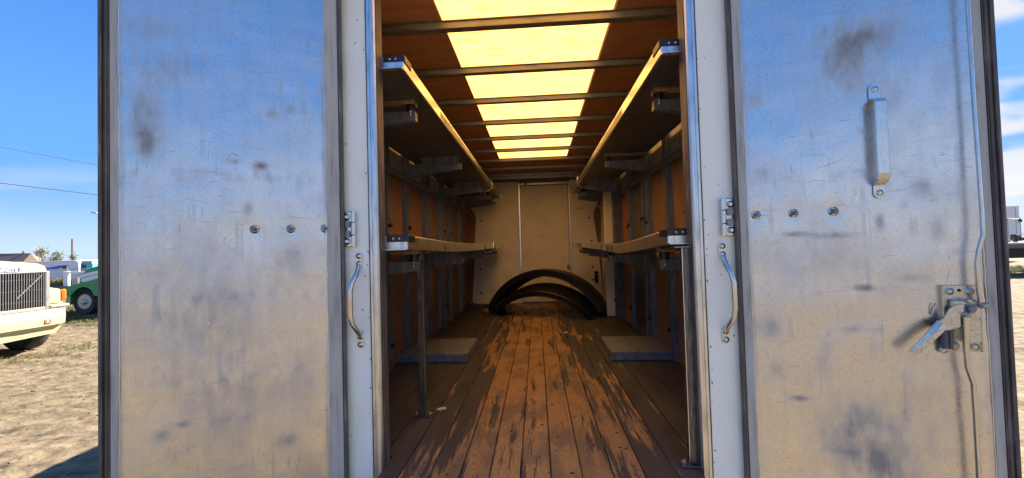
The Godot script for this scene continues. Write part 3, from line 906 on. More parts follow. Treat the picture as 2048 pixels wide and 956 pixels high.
func rear_frame() -> void:
	var top := CEIL + 0.04
	# white posts, metal trims
	var pts: Array
	for sd in [-1, 1]:
		var hx := -0.915 if sd < 0 else 0.895
		var tx := -0.788 if sd < 0 else 0.748
		var ix := -0.744 if sd < 0 else 0.698
		var out := LX - 0.06 if sd < 0 else RX + 0.06
		var s := S()
		bb(s, Vector3(minf(hx, out), BED - 0.2, -0.10), Vector3(maxf(hx, out), top, -0.004), 0.004)
		put("corner_post", s, M.white_paint, T)
		s = S()
		bb(s, Vector3(minf(hx, tx), BED - 0.2, -0.09), Vector3(maxf(hx, tx), top, 0.0), 0.006)
		put("door_jamb", s, M.white_paint, T)
		s = S()
		var poly := [Vector2(0, 0.0), Vector2(0.006, 0.013), Vector2(0.016, 0.014), Vector2(0.019, 0.009), Vector2(0.024, 0.009), Vector2(0.027, 0.014), Vector2(0.040, 0.012), Vector2(0.046, 0.004), Vector2(0.046, -0.075), Vector2(0.0, -0.075)]
		prism(s, poly, top - BED + 0.2, Transform3D(Basis(Vector3(-sd, 0, 0), Vector3(0, 0, 1), Vector3(0, 1, 0)), Vector3(tx, (top + BED - 0.2) / 2, 0.0)))
		put("jamb_trim", s, M.alu, T)
		s = S()
		bb(s, Vector3(tx - sd * 0.0465, BED - 0.02, -0.07), Vector3(tx - sd * 0.050, top - 0.1, 0.002), 0.0)
		put("edge_gasket", s, M.rubber, T)
		s = S()
		pts = []
		for i in 60: pts.append(Vector3(tx + sd * 0.002 + rng.randf_range(-0.0008, 0.0008), lerpf(BED - 0.1, top, i / 59.0), 0.0005))
		tube(s, pts, 0.0022, 5)
		put("seam_grime", s, M.rubber, T)
		for i in 26:
			s = S()
			var near_edge := rng.randf() < 0.6
			var mx: float = tx + sd * (0.004 + 0.016 * rng.randf()) if near_edge else lerpf(tx, hx, rng.randf_range(0.15, 0.9))
			var k := rng.randf_range(0.0012, 0.0035)
			var cp := []
			for q in 7: cp.append(Vector2(cos(TAU * q / 7.0) * k * rng.randf_range(0.6, 1.3), sin(TAU * q / 7.0) * k * rng.randf_range(0.8, 2.4)))
			prism(s, cp, 0.0006, Transform3D(Basis(), Vector3(mx, rng.randf_range(BED, 3.1), 0.0003)))
			put("paint_chip", s, M.rust if rng.randf() < 0.4 else M.galv, T)
		# grab handle: two screwed tabs and a bowed tube
		var gx := -0.840 if sd < 0 else 0.827
		var gy := 1.68
		s = S()
		tube(s, [Vector3(gx, gy + 0.165, 0.006), Vector3(gx, gy + 0.15, 0.016), Vector3(gx - 0.004 * sd, gy + 0.125, 0.042), Vector3(gx - 0.003 * sd + sd * 0.012, gy + 0.09, 0.060), Vector3(gx + sd * 0.016, gy + 0.05, 0.066), Vector3(gx + sd * 0.017, gy - 0.06, 0.066), Vector3(gx + sd * 0.014, gy - 0.10, 0.060), Vector3(gx, gy - 0.135, 0.042), Vector3(gx, gy - 0.158, 0.016), Vector3(gx, gy - 0.17, 0.006)], [0.011, 0.011, 0.0115, 0.0115, 0.0115, 0.0115, 0.0115, 0.0115, 0.011, 0.011], 12)
		var o := put("grab_handle", s, M.steel, T)
		for e in [-1, 1]:
			s = S()
			pts = []
			for k in 16:
				var a := TAU * k / 16.0
				var c := Vector2(cos(a) * 0.0165, sin(a) * 0.0165)
				pts.append(c + Vector2(0, 0.02 if c.y > 0 else -0.02))
			prism(s, pts, 0.005, Transform3D(Basis(), Vector3(gx, gy + e * 0.190, 0.0035)))
			var t := put("tab", s, M.steel, o)
			for q in [-1, 1]: screw(o, Vector3(gx, gy + e * 0.190 + q * 0.018, 0.006), Basis(), 0.0095)
		# hinge: barrel with leaves, rollers and bolts
		var bxx := -0.858 if sd < 0 else 0.832
		s = S()
		tube(s, [Vector3(bxx, 1.932, 0.018), Vector3(bxx, 1.985, 0.018)], 0.0105, 12)
		tube(s, [Vector3(bxx, 1.990, 0.018), Vector3(bxx, 2.044, 0.018)], 0.0115, 12)
		tube(s, [Vector3(bxx, 2.049, 0.018), Vector3(bxx, 2.100, 0.018)], 0.0105, 12)
		var hg := put("hinge", s, M.steel, T)
		for y in [1.958, 2.073]:
			s = S(); bx(s, Vector3(bxx + sd * 0.026, y, 0.012), Vector3(0.05, 0.05, 0.006), 0.002); put("leaf", s, M.steel, hg)
			s = S(); lathe(s, [Vector2(0.016, 0), Vector2(0.016, 0.002), Vector2(0.011, 0.0025), Vector2(0.0105, 0.009), Vector2(0.006, 0.011)], Transform3D(Basis(Vector3(1, 0, 0), Vector3(0, 0, 1), Vector3(0, -1, 0)), Vector3(bxx + sd * 0.032, y, 0.015)), 12); put("bolt", s, M.steel, hg)
		for y in [1.992, 2.040]:
			s = S(); cyl(s, Vector3(bxx + sd * 0.03, y, 0.004), Vector3(bxx + sd * 0.03, y, 0.022), 0.017, 14); put("roller", s, M.galv, hg)
		s = S(); bx(s, Vector3(bxx + sd * 0.028, 2.016, 0.008), Vector3(0.045, 0.055, 0.008), 0.002); put("strap", s, M.alu, hg)
	var s := S()
	bb(s, Vector3(LX - 0.06, CEIL - 0.08, -0.10), Vector3(RX + 0.06, top + 0.03, 0.002), 0.006)
	put("header_beam", s, M.white_paint, T)
	door(-1)
	door(1)

func screw(parent: Node, at: Vector3, bs: Basis, r: float, m: Material = null) -> void:   # domed head with a cross recess, facing bs.z
	var s := S()
	var z := Basis(bs.x, bs.z, -bs.y)
	lathe(s, [Vector2(r * 1.5, 0), Vector2(r * 1.5, r * 0.12), Vector2(r, r * 0.16), Vector2(r * 0.86, r * 0.5), Vector2(r * 0.45, r * 0.62)], Transform3D(z, at), 14)
	var o := put("screw", s, m if m else M.steel, parent)
	if parent.get_parent() == T:
		return
	s = S()
	for a in [0.6, 0.6 + PI / 2]:
		bx(s, at + bs.z * r * 0.62, Vector3(r * 0.95, r * 0.2, r * 0.1), 0.0, bs * Basis(Vector3(0, 0, 1), a))
	put("cross_recess", s, M.matt_black, parent)

func door(sd: int) -> void:
	var ang := deg_to_rad(22.2 if sd < 0 else 13.8)
	var hx := -0.900 if sd < 0 else 0.879
	var D := Vector3(sd * cos(ang), 0, sin(ang))   # along the door, away from the hinge
	var N := Vector3(-sd * sin(ang), 0, cos(ang))   # towards the viewer
	var O := Vector3(hx, 0, 0.02)
	var bs := Basis(D, Vector3.UP, N) if sd > 0 else Basis(-D, Vector3.UP, N)
	var P := func(u: float, y: float, off: float) -> Vector3: return O + D * u + Vector3.UP * y + N * off
	var s0 := 0.076 if sd < 0 else 0.051
	var s1 := 0.844 if sd < 0 else 0.842
	var lo := 0.86
	var hi := 3.25
	var s := S()
	var slab := func(ss: SurfaceTool, u0: float, u1: float, y0: float, y1: float, o0: float, o1: float, bev: float) -> void:
		bx(ss, P.call((u0 + u1) / 2, (y0 + y1) / 2, (o0 + o1) / 2), Vector3(absf(u1 - u0), y1 - y0, absf(o1 - o0)), bev, bs)
	slab.call(s, 0.018, 0.872, lo, hi, -0.045, -0.006, 0.0)
	var d := put("rear_door", s, M.white, T, "left rear door with bare scuffed metal inner face" if sd < 0 else "right rear door with latch, rods and a pull handle")
	# inner sheet with its scuffs
	var stains: Array
	var strokes: Array
	var spots := []
	var r := RandomNumberGenerator.new()
	r.seed = 77 + sd
	# on the sheet: u measured from the left edge as seen, y from the bottom edge
	if sd < 0:
		stains = [[0.09, 1.61, 0.05, 0.12, 0.85], [0.10, 1.50, 0.035, 0.06, 0.6], [0.17, 1.83, 0.11, 0.09, 0.3], [0.40, 1.45, 0.025, 0.014, 0.8], [0.505, 1.435, 0.03, 0.02, 0.85], [0.56, 1.67, 0.03, 0.03, 0.5], [0.62, 1.70, 0.02, 0.025, 0.7], [0.30, 0.75, 0.22, 0.2, 0.28], [0.40, 0.42, 0.22, 0.22, 0.32], [0.21, 0.335, 0.03, 0.015, 0.9], [0.14, 0.30, 0.05, 0.03, 0.4], [0.62, 1.0, 0.1, 0.12, 0.28], [0.66, 0.5, 0.06, 0.16, 0.25], [0.60, 0.2, 0.06, 0.03, 0.4], [0.45, 1.24, 0.02, 0.03, 0.5], [0.22, 0.9, 0.3, 0.3, 0.16], [0.10, 2.0, 0.12, 0.05, 0.3]]
		strokes = [[0.39, 1.49, 0.425, 1.47, 0.8, 1.4], [0.365, 1.44, 0.395, 1.49, 0.7, 1.3], [0.45, 1.52, 0.56, 1.50, 0.5, 0.8], [0.28, 1.60, 0.44, 1.57, 0.4, 0.7], [0.20, 0.45, 0.29, 0.47, 0.5, 0.7], [0.48, 0.425, 0.63, 0.46, 0.45, 0.7], [0.22, 0.355, 0.29, 0.35, 0.6, 0.9], [0.305, 0.29, 0.305, 0.44, 0.35, 0.6], [0.20, 1.13, 0.205, 1.19, 0.7, 1.5], [0.355, 1.09, 0.37, 1.12, 0.7, 1.3], [0.11, 1.14, 0.12, 1.12, 0.5, 0.9], [0.27, 0.07, 0.30, 0.08, 0.6, 0.9], [0.45, 0.35, 0.46, 0.24, 0.3, 0.6], [0.52, 1.73, 0.54, 1.86, 0.4, 0.8]]
		for i in 60: spots.append([0.20 + r.randf() * 0.38, 0.3 + r.randf() * 0.62, 0.0006 + 0.003 * pow(r.randf(), 3.0)])
	else:
		stains = [[0.42, 1.86, 0.13, 0.10, 0.95], [0.37, 1.72, 0.10, 0.09, 0.6], [0.50, 1.60, 0.05, 0.07, 0.25], [0.045, 1.66, 0.03, 0.04, 0.4], [0.06, 1.33, 0.025, 0.03, 0.45], [0.17, 1.06, 0.05, 0.012, 0.8], [0.30, 1.05, 0.08, 0.014, 0.55], [0.46, 1.10, 0.015, 0.03, 0.8], [0.60, 1.22, 0.05, 0.05, 0.3], [0.64, 1.06, 0.025, 0.06, 0.45], [0.40, 0.83, 0.06, 0.014, 0.7], [0.56, 0.87, 0.05, 0.02, 0.35], [0.38, 0.66, 0.09, 0.012, 0.4], [0.06, 0.66, 0.05, 0.05, 0.55], [0.16, 0.36, 0.045, 0.014, 0.85], [0.36, 0.24, 0.14, 0.13, 0.75], [0.42, 0.10, 0.13, 0.1, 0.8], [0.25, 0.52, 0.03, 0.07, 0.4], [0.08, 0.48, 0.02, 0.05, 0.5], [0.30, 0.95, 0.2, 0.1, 0.2], [0.55, 0.35, 0.1, 0.2, 0.28]]
		strokes = [[0.02, 1.0, 0.20, 1.07, 0.4, 0.8], [0.46, 1.215, 0.60, 1.235, 0.6, 0.7], [0.24, 1.33, 0.34, 1.36, 0.5, 0.8], [0.20, 1.40, 0.30, 1.385, 0.45, 0.8], [0.12, 1.47, 0.25, 1.49, 0.45, 0.9], [0.36, 0.83, 0.45, 0.84, 0.6, 1.1], [0.30, 0.68, 0.55, 0.675, 0.35, 0.8], [0.10, 0.46, 0.42, 0.45, 0.35, 0.6], [0.12, 0.37, 0.22, 0.355, 0.8, 1.8], [0.24, 0.36, 0.24, 0.60, 0.3, 1.6], [0.24, 0.60, 0.30, 0.66, 0.3, 1.6], [0.55, 0.60, 0.60, 0.55, 0.4, 0.8], [0.60, 1.10, 0.70, 1.0, 0.35, 0.7], [0.015, 1.15, 0.09, 1.145, 0.7, 1.0], [0.108, 0.1, 0.11, 0.6, 0.35, 0.8], [0.11, 1.3, 0.085, 2.1, 0.3, 0.8]]
	var mp := door_maps(300 + sd * 20, stains, strokes, spots)
	var dm := StandardMaterial3D.new()
	dm.albedo_texture = mp[0]
	dm.roughness = 1.0
	dm.metallic = 1.0
	dm.roughness_texture = mp[1]
	dm.roughness_texture_channel = BaseMaterial3D.TEXTURE_CHANNEL_GREEN
	dm.heightmap_enabled = true
	dm.heightmap_texture = mp[1]
	dm.heightmap_scale = 0.004
	dm.metallic_texture = mp[1]
	dm.metallic_texture_channel = BaseMaterial3D.TEXTURE_CHANNEL_BLUE
	# the sheet is a little wavy: a grid with shallow dents
	var nn := nz(400 + sd, 1.0, 3)
	s = S()
	s.set_smooth_group(1)
	var dents := [0.085, 0.226, 0.369]
	var gu := 40
	var gv := 100
	var at := func(i: int, j: int) -> Vector3:
		var u := lerpf(s0, s1, float(i) / gu)
		var y := lerpf(lo + 0.02, hi - 0.02, float(j) / gv)
		var off := nn.get_noise_2d(u * 2.6, y * 2.0) * 0.0030 + nn.get_noise_2d(u * 7.0, y * 5.0) * 0.0005
		for q in dents: off -= 0.0035 * exp(-(pow(u - q, 2.0) + pow(y - 2.02, 2.0)) / 0.0009)
		return P.call(u, y, off)
	for j in gv:
		for i in gu:
			var qd := [[i, j], [i + 1, j], [i + 1, j + 1], [i, j + 1]]
			for t in ([0, 2, 1, 0, 3, 2] if sd > 0 else [0, 1, 2, 0, 2, 3]):
				var c: Array = qd[t]
				var uu := float(c[0]) / gu
				s.set_uv(Vector2(uu if sd > 0 else 1.0 - uu, 1.0 - float(c[1]) / gv))
				s.add_vertex(at.call(c[0], c[1]))
	put("inner_sheet", s, dm, d)
	# frame strips and rubber seals
	s = S()
	slab.call(s, 0.016, s0 + 0.002, lo, hi, -0.006, 0.004, 0.002)
	put("frame_strip", s, M.door_frame, d)
	s = S()
	slab.call(s, s1 - 0.002, 0.870, lo, hi, -0.006, 0.005, 0.002)
	put("frame_strip", s, M.door_frame, d)
	var inner := [[0.0, 0.016, -0.05, 0.010], [0.0165, 0.020, -0.01, 0.0065]]
	var outer := [[0.871, 0.875, -0.02, 0.009], [0.8745, 0.883, -0.04, 0.014], [0.8835, 0.890, -0.04, 0.009], [0.8905, 0.903, -0.05, 0.016]]
	for set_ in [inner, outer]:
		s = S()
		for k in set_: slab.call(s, k[0], k[1], lo - 0.01, hi + 0.01, k[2], k[3], 0.003)
		put("rubber_seal", s, M.rubber, d)
	# bead of sealant along the sheet
	for e in [s0 + 0.003, s1 - 0.003]:
		s = S()
		var pts := []
		for i in 80: pts.append(P.call(e + rng.randf_range(-0.0012, 0.0012), lerpf(lo + 0.02, hi - 0.02, i / 79.0), 0.001))
		tube(s, pts, 0.0028, 5)
		put("sealant_bead", s, M.alu, d)
	# three washered bolts by the hinge
	for q in dents:
		s = S()
		var xf := Transform3D(Basis(bs.x, N, -Vector3.UP), P.call(q, 2.02, -0.003))
		lathe(s, [Vector2(0.019, 0), Vector2(0.019, 0.0035), Vector2(0.013, 0.0038), Vector2(0.0125, 0.006)], xf, 18)
		put("washer", s, M.steel, d)
		s = S()
		lathe(s, [Vector2(0.0115, 0.006), Vector2(0.0115, 0.013), Vector2(0.0095, 0.015), Vector2(0.0062, 0.015), Vector2(0.0058, 0.021), Vector2(0.004, 0.022)], xf, 6, false)
		put("nut", s, M.galv, d)
	if sd < 0: return
	# pull handle: a folded strap
	s = S()
	var hp := [[2.531, 0.003], [2.529, 0.003], [2.523, 0.003], [2.512, 0.003], [2.470, 0.003], [2.462, 0.010], [2.457, 0.036], [2.446, 0.042], [2.160, 0.042], [2.140, 0.038], [2.128, 0.025], [2.122, 0.008], [2.114, 0.003], [2.084, 0.003], [2.073, 0.003], [2.067, 0.003], [2.065, 0.003]]
	var rings := []
	for i in hp.size():
		var wd: float = [0.005, 0.011, 0.017, 0.020][mini(mini(i, hp.size() - 1 - i), 3)]
		var t: Array = hp[i]
		var pv: Array = hp[maxi(i - 1, 0)]
		var nx: Array = hp[mini(i + 1, hp.size() - 1)]
		var tg := Vector2(nx[0] - pv[0], nx[1] - pv[1]).normalized()
		var nm := Vector2(-tg.y, tg.x)
		if nm.y < 0: nm = -nm
		if absf(nm.y) < 0.05: nm = Vector2(1 if i < 8 else -1, 0.05)
		var uc := 0.525
		var a := func(u: float, k: float) -> Vector3: return P.call(u, t[0] + nm.x * k, t[1] + nm.y * k)
		rings.append([a.call(uc - wd, 0.0), a.call(uc + wd, 0.0), a.call(uc + wd, 0.0025), a.call(uc + wd - 0.002, 0.004), a.call(uc - wd + 0.002, 0.004), a.call(uc - wd, 0.0025)])
	loft(s, rings)
	put("pull_handle", s, M.steel, d)
	for y in [2.508, 2.086]: screw(d, P.call(0.525, y, 0.007), bs, 0.009)
	# latch: backing plate, keeper, lever, spring, rods
	s = S()
	slab.call(s, 0.700, 0.818, 1.462, 1.714, 0.0, 0.006, 0.002)
	slab.call(s, 0.700, 0.707, 1.462, 1.714, 0.0, 0.018, 0.002)
	slab.call(s, 0.812, 0.818, 1.462, 1.714, 0.0, 0.012, 0.002)
	put("latch_plate", s, M.zinc, d)
	s = S()
	slab.call(s, 0.722, 0.800, 1.625, 1.660, 0.006, 0.028, 0.006)
	slab.call(s, 0.722, 0.806, 1.590, 1.640, 0.024, 0.030, 0.004)
	put("keeper", s, M.zinc, d)
	s = S()
	prism(s, [Vector2(0.745, 1.502), Vector2(0.806, 1.502), Vector2(0.806, 1.585), Vector2(0.79, 1.60), Vector2(0.745, 1.60)], 0.016, Transform3D(Basis(D, Vector3.UP, N), O + N * 0.014))
	put("latch_cover", s, M.zinc, d)
	s = S()
	prism(s, [Vector2(0.752, 1.645), Vector2(0.728, 1.642), Vector2(0.708, 1.628), Vector2(0.690, 1.592), Vector2(0.664, 1.570), Vector2(0.668, 1.545), Vector2(0.702, 1.546), Vector2(0.738, 1.560), Vector2(0.738, 1.598), Vector2(0.748, 1.615)], 0.006, Transform3D(Basis(D, Vector3.UP, N), O + N * 0.034))
	var lever_mesh := put("lever_cam", s, M.zinc, d)
	s = S()
	var lv := [[0.684, 1.570, 0.034, 0.019], [0.672, 1.550, 0.044, 0.019], [0.655, 1.527, 0.052, 0.0175], [0.620, 1.487, 0.056, 0.0165], [0.598, 1.464, 0.056, 0.0145], [0.591, 1.456, 0.055, 0.009]]
	rings = []
	var dirv := Vector2(0.66, 0.75)
	var side := Vector2(-dirv.y, dirv.x)
	for k in lv:
		var c := Vector2(k[0] - 0.016 * smoothstep(0.034, 0.052, k[2]), k[1])
		var e1: Vector2 = c + side * k[3]
		var e2: Vector2 = c - side * k[3]
		rings.append([P.call(e1.x, e1.y, k[2]), P.call(e2.x, e2.y, k[2]), P.call(e2.x, e2.y, k[2] + 0.004), P.call(c.x, c.y, k[2] + 0.0075), P.call(e1.x, e1.y, k[2] + 0.004)])
	loft(s, rings)
	put("latch_lever", s, M.zinc, d)
	s = S()
	var coil := []
	for i in 161:
		var a := TAU * i / 8.0
		coil.append(P.call(0.697 + cos(a) * 0.0085, 1.558 - 0.085 * i / 160.0, 0.022 + sin(a) * 0.0085))
	tube(s, coil, 0.0024, 5)
	put("coil_spring", s, M.galv, d)
	s = S(); slab.call(s, 0.715, 0.729, 1.468, 1.556, 0.004, 0.016, 0.003); put("guide_bar", s, M.galv_dark, d)
	s = S()
	tube(s, [P.call(0.667, 1.60, 0.004), P.call(0.672, 1.63, 0.008), P.call(0.681, 1.645, 0.012)], 0.0016, 5)
	put("spring_wire", s, M.galv_dark, d)
	for k in [[0.728, 1.690], [0.788, 1.690], [0.736, 1.482], [0.794, 1.480], [0.697, 1.466]]: screw(d, P.call(k[0], k[1], 0.006 if k[0] > 0.7 else 0.012), bs, 0.0095, M.zinc)
	for k in [[0.757, 1.694], [0.768, 1.470]]:
		s = S(); cyl(s, P.call(k[0], k[1], 0.0055), P.call(k[0], k[1], 0.007), 0.006, 10); put("hole", s, M.matt_black, d)
	s = S()
	lathe(s, [Vector2(0.019, 0), Vector2(0.019, 0.004), Vector2(0.014, 0.0045), Vector2(0.014, 0.014), Vector2(0.010, 0.016)], Transform3D(Basis(D, N, -Vector3.UP), P.call(0.772, 1.628, 0.029)), 6, false)
	put("pivot_bolt", s, M.galv, d)
	s = S(); lathe(s, [Vector2(0.009, 0), Vector2(0.009, 0.006), Vector2(0.006, 0.008)], Transform3D(Basis(D, N, -Vector3.UP), P.call(0.770, 1.656, 0.029)), 12); put("rivet", s, M.zinc, d)
	for k in [[0.806, 1.642, 0.04], [0.755, 1.604, 0.04]]:
		s = S(); lathe(s, [Vector2(0.013, -0.02), Vector2(0.013, 0.004), Vector2(0.009, 0.006), Vector2(0.008, 0.012), Vector2(0.004, 0.013)], Transform3D(Basis(D, N, -Vector3.UP), P.call(k[0], k[1], k[2])), 12); put("rod_pin", s, M.dull_metal, d)
	s = S()
	tube(s, [P.call(0.806, 1.636, 0.034), P.call(0.800, 1.70, 0.034), P.call(0.798, 1.80, 0.034), P.call(0.804, 1.85, 0.036), P.call(0.816, 1.905, 0.040), P.call(0.8165, 2.0, 0.040), P.call(0.813, 2.4, 0.038), P.call(0.812, 3.2, 0.036)], [0.0105, 0.0095, 0.0085, 0.0072, 0.0070, 0.0068, 0.0068, 0.0068], 10)
	put("lock_rod", s, M.steel, d)
	s = S()
	tube(s, [P.call(0.755, 1.612, 0.036), P.call(0.755, 1.56, 0.036), P.call(0.752, 1.535, 0.036), P.call(0.750, 1.47, 0.036), P.call(0.751, 1.41, 0.036), P.call(0.757, 1.38, 0.037), P.call(0.7635, 1.35, 0.039), P.call(0.7645, 1.25, 0.039), P.call(0.766, 0.88, 0.036)], [0.0125, 0.0125, 0.009, 0.008, 0.0078, 0.0078, 0.0078, 0.0075, 0.0075], 10)
	put("lock_rod", s, M.steel, d)

func shelf(sd: int, under: float, far: float) -> void:
	var up := under > 2.5
	var xe := -0.627 if sd < 0 else 0.612
	var xw := LX + 0.055 if sd < 0 else RX - 0.075
	# height of the underside along z
	var prof := [[-0.075, under], [far, under]]
	if not up and sd < 0: prof = [[-0.075, 1.912], [-0.6, 1.902], [-1.12, 1.894], [-1.8, 1.895], [-2.5, 1.900], [-3.6, 1.920], [far, 1.935]]
	if not up and sd > 0: prof = [[-0.075, 1.903], [-0.6, 1.872], [-1.2, 1.845], [-1.24, 1.845], [-2.07, 1.872], [-3.4, 1.895], [far, 1.918]]
	var n := prof.size()
	var place := "upper left" if up and sd < 0 else "upper right" if up else "lower left" if sd < 0 else "lower right"
	var dim: float = 1.0
	var at := func(z: float) -> float:
		for i in n - 1:
			if z >= prof[i + 1][0]: return lerpf(prof[i][1], prof[i + 1][1], (z - prof[i][0]) / (prof[i + 1][0] - prof[i][0]))
		return prof[-1][1]
	var taper := func(z: float) -> float: return xe + (0.0 if z > -3.8 else -sd * -0.02 * (z + 3.8))
	var s := S()
	var rings := []
	for p in prof:
		var e: float = taper.call(p[0])
		rings.append([Vector3(xw, p[1] + 0.006, p[0]), Vector3(e + sd * 0.004, p[1] + 0.006, p[0]), Vector3(e + sd * 0.004, p[1] + 0.05, p[0]), Vector3(xw, p[1] + 0.05, p[0])])
	loft(s, rings)
	var deck := put("shelf", s, M.shelf_under, T, place + " shelf with metal edge rail and black corner cap")
	# edge rail in lengths
	var cuts := [-0.075, -3.80, far] if up else [-0.075, -1.215 if sd > 0 else -0.86, -2.3, -3.8, far]
	for i in cuts.size() - 1:
		s = S()
		rings = []
		var zz := [cuts[i] - 0.0015]
		for p in prof:
			if p[0] < cuts[i] - 0.01 and p[0] > cuts[i + 1] + 0.01: zz.append(p[0])
		zz.append(cuts[i + 1] + 0.0015)
		for z in zz:
			var y: float = at.call(z)
			var e: float = taper.call(z)
			rings.append([Vector3(e + sd * 0.003, y - 0.001, z), Vector3(e, y + 0.002, z), Vector3(e, y + 0.066, z), Vector3(e + sd * 0.003, y + 0.070, z), Vector3(e + sd * 0.012, y + 0.070, z), Vector3(e + sd * 0.012, y - 0.001, z)])
		loft(s, rings)
		put("edge_rail", s, M.rail, deck)
	# little clips and worn bands on the rail
	for i in (8 if up else 5):
		var z := rng.randf_range(-0.7, far + 0.3)
		s = S()
		var wz := rng.randf_range(0.02, 0.09)
		bx(s, Vector3(taper.call(z) - sd * 0.0012, at.call(z) + 0.035 + rng.randf_range(-0.012, 0.012), z), Vector3(0.003, rng.randf_range(0.02, 0.06), wz), 0.001)
		put("rail_patch", s, M.zinc if i % 2 else M.post_steel, deck)
	# end rail, black cap and its two rivets
	var y0: float = prof[0][1]
	s = S()
	bb(s, Vector3(xe + sd * 0.001, y0 - 0.0005, -0.074), Vector3(xw, y0 + 0.0695, -0.062), 0.003)
	bb(s, Vector3(xe + sd * 0.003, y0 - 0.002, -0.062), Vector3(xw, y0 + 0.004, -0.040), 0.001)
	put("end_rail", s, M.alu, deck)
	s = S()
	bb(s, Vector3(xe - sd * 0.005, y0 + 0.036, -0.0745), Vector3(xe + sd * 0.105, y0 + 0.074, -0.0635 + 0.0025), 0.0035)
	bb(s, Vector3(xe - sd * 0.0055, y0 + 0.036, -0.17), Vector3(xe + sd * 0.004, y0 + 0.074, -0.0645), 0.003)
	put("corner_cap", s, M.black, deck)
	for q in [0.042, 0.072]:
		s = S()
		lathe(s, [Vector2(0.0068, 0), Vector2(0.006, 0.002), Vector2(0.003, 0.0035), Vector2(0.0028, 0.0015), Vector2(0.001, 0.001)], Transform3D(Basis(Vector3(1, 0, 0), Vector3(0, 0, 1), Vector3(0, -1, 0)), Vector3(xe + sd * q, y0 + 0.0545, -0.0610)), 12)
		put("cap_rivet", s, M.chrome, deck)
	# brackets
	var zs := [-0.50, -1.945, -3.455, -4.35] if sd < 0 else [-0.51, -2.13, -3.61, -4.33]
	zs.append(far + 0.12)
	for i in zs.size():
		var z: float = zs[i]
		var y: float = at.call(z)
		var tip := 0.70 * sd
		var top := y - 0.062 if i < 3 else y - 0.052
		s = S()
		prism(s, [Vector2(xw, top + 0.004), Vector2(tip, top), Vector2(tip, top - 0.055), Vector2(tip + sd * 0.06, top - 0.060), Vector2(xw, top - 0.115)], 0.004, Transform3D(Basis(), Vector3(0, 0, z + 0.022)))
		prism(s, [Vector2(xw, top + 0.004), Vector2(tip, top), Vector2(tip, top - 0.004), Vector2(xw, top)], 0.044, Transform3D(Basis(), Vector3(0, 0, z)))
		prism(s, [Vector2(xw, top + 0.004), Vector2(tip, top), Vector2(tip, top - 0.055), Vector2(tip + sd * 0.06, top - 0.060), Vector2(xw, top - 0.115)], 0.004, Transform3D(Basis(), Vector3(0, 0, z - 0.022)))
		bx(s, Vector3(tip + sd * 0.002, top - 0.028, z), Vector3(0.004, 0.054, 0.044), 0.001)
		put("bracket", s, M.galv, deck)
		s = S()
		lathe(s, [Vector2(0.008, 0), Vector2(0.008, 0.006), Vector2(0.004, 0.007), Vector2(0.004, 0.03)], Transform3D(Basis(Vector3(1, 0, 0), Vector3(0, -1, 0), Vector3(0, 0, -1)), Vector3(tip + sd * 0.025, top + 0.004 - 0.006, z + 0.034)), 8)
		put("bracket_bolt", s, M.chrome, deck)
		if i == 0 or (sd > 0 and i == 1) or (i == 3 and up):
			s = S()
			lathe(s, [Vector2(0.027, 0), Vector2(0.029, 0.006), Vector2(0.025, 0.02), Vector2(0.029, 0.036), Vector2(0.027, 0.043)], Transform3D(Basis(), Vector3(tip + sd * 0.035, top + 0.001, z)), 18)
			put("rubber_bumper", s, M.black, deck)
			s = S(); bb(s, Vector3(tip, top + 0.0445, z - 0.04), Vector3(tip + sd * 0.085, top + 0.0575, z + 0.04), 0.002); put("wood_block", s, M.wood_block, deck)
			s = S(); bb(s, Vector3(tip - sd * 0.005, top + 0.0578, z - 0.035), Vector3(xw, y + 0.0058, z + 0.045), 0.0015); put("bearer_plate", s, M.rail, deck)
			s = S()
			tube(s, [Vector3(tip - sd * 0.004, y - 0.003, z + 0.05), Vector3(tip - sd * 0.016, y - 0.02, z + 0.05), Vector3(tip - sd * 0.022, y - 0.035, z + 0.05), Vector3(tip - sd * 0.012, y - 0.052, z + 0.05)], 0.0016, 5)
			put("wire_clip", s, M.chrome, deck)
		else:
			s = S()
			var ya := y + 0.005
			for zz in [z - 0.04, z + 0.04]: prism(s, [Vector2(tip + sd * 0.012, ya), Vector2(tip + sd * 0.05, top + 0.002), Vector2(tip + sd * 0.36, top + 0.003), Vector2(tip + sd * 0.40, ya)], 0.003, Transform3D(Basis(), Vector3(0, 0, zz)))
			bb(s, Vector3(tip + sd * 0.05, top + 0.004, z - 0.04), Vector3(tip + sd * 0.36, top + 0.007, z + 0.04))
			put("bracket_saddle", s, M.galv, deck)
	# loop of wire at the joint of the two lengths
	s = S()
	var yj: float = at.call(-3.8)
	tube(s, [Vector3(xe + sd * 0.01, yj + 0.08, -3.8), Vector3(xe - sd * 0.012, yj + 0.09, -3.8), Vector3(xe - sd * 0.014, yj - 0.01, -3.8), Vector3(xe + sd * 0.02, yj - 0.05, -3.8), Vector3(xe + sd * 0.09, yj - 0.062, -3.8), Vector3(xe + sd * 0.15, yj - 0.02, -3.8)], 0.006, 6)
	put("tie_wire", s, M.rail, deck)

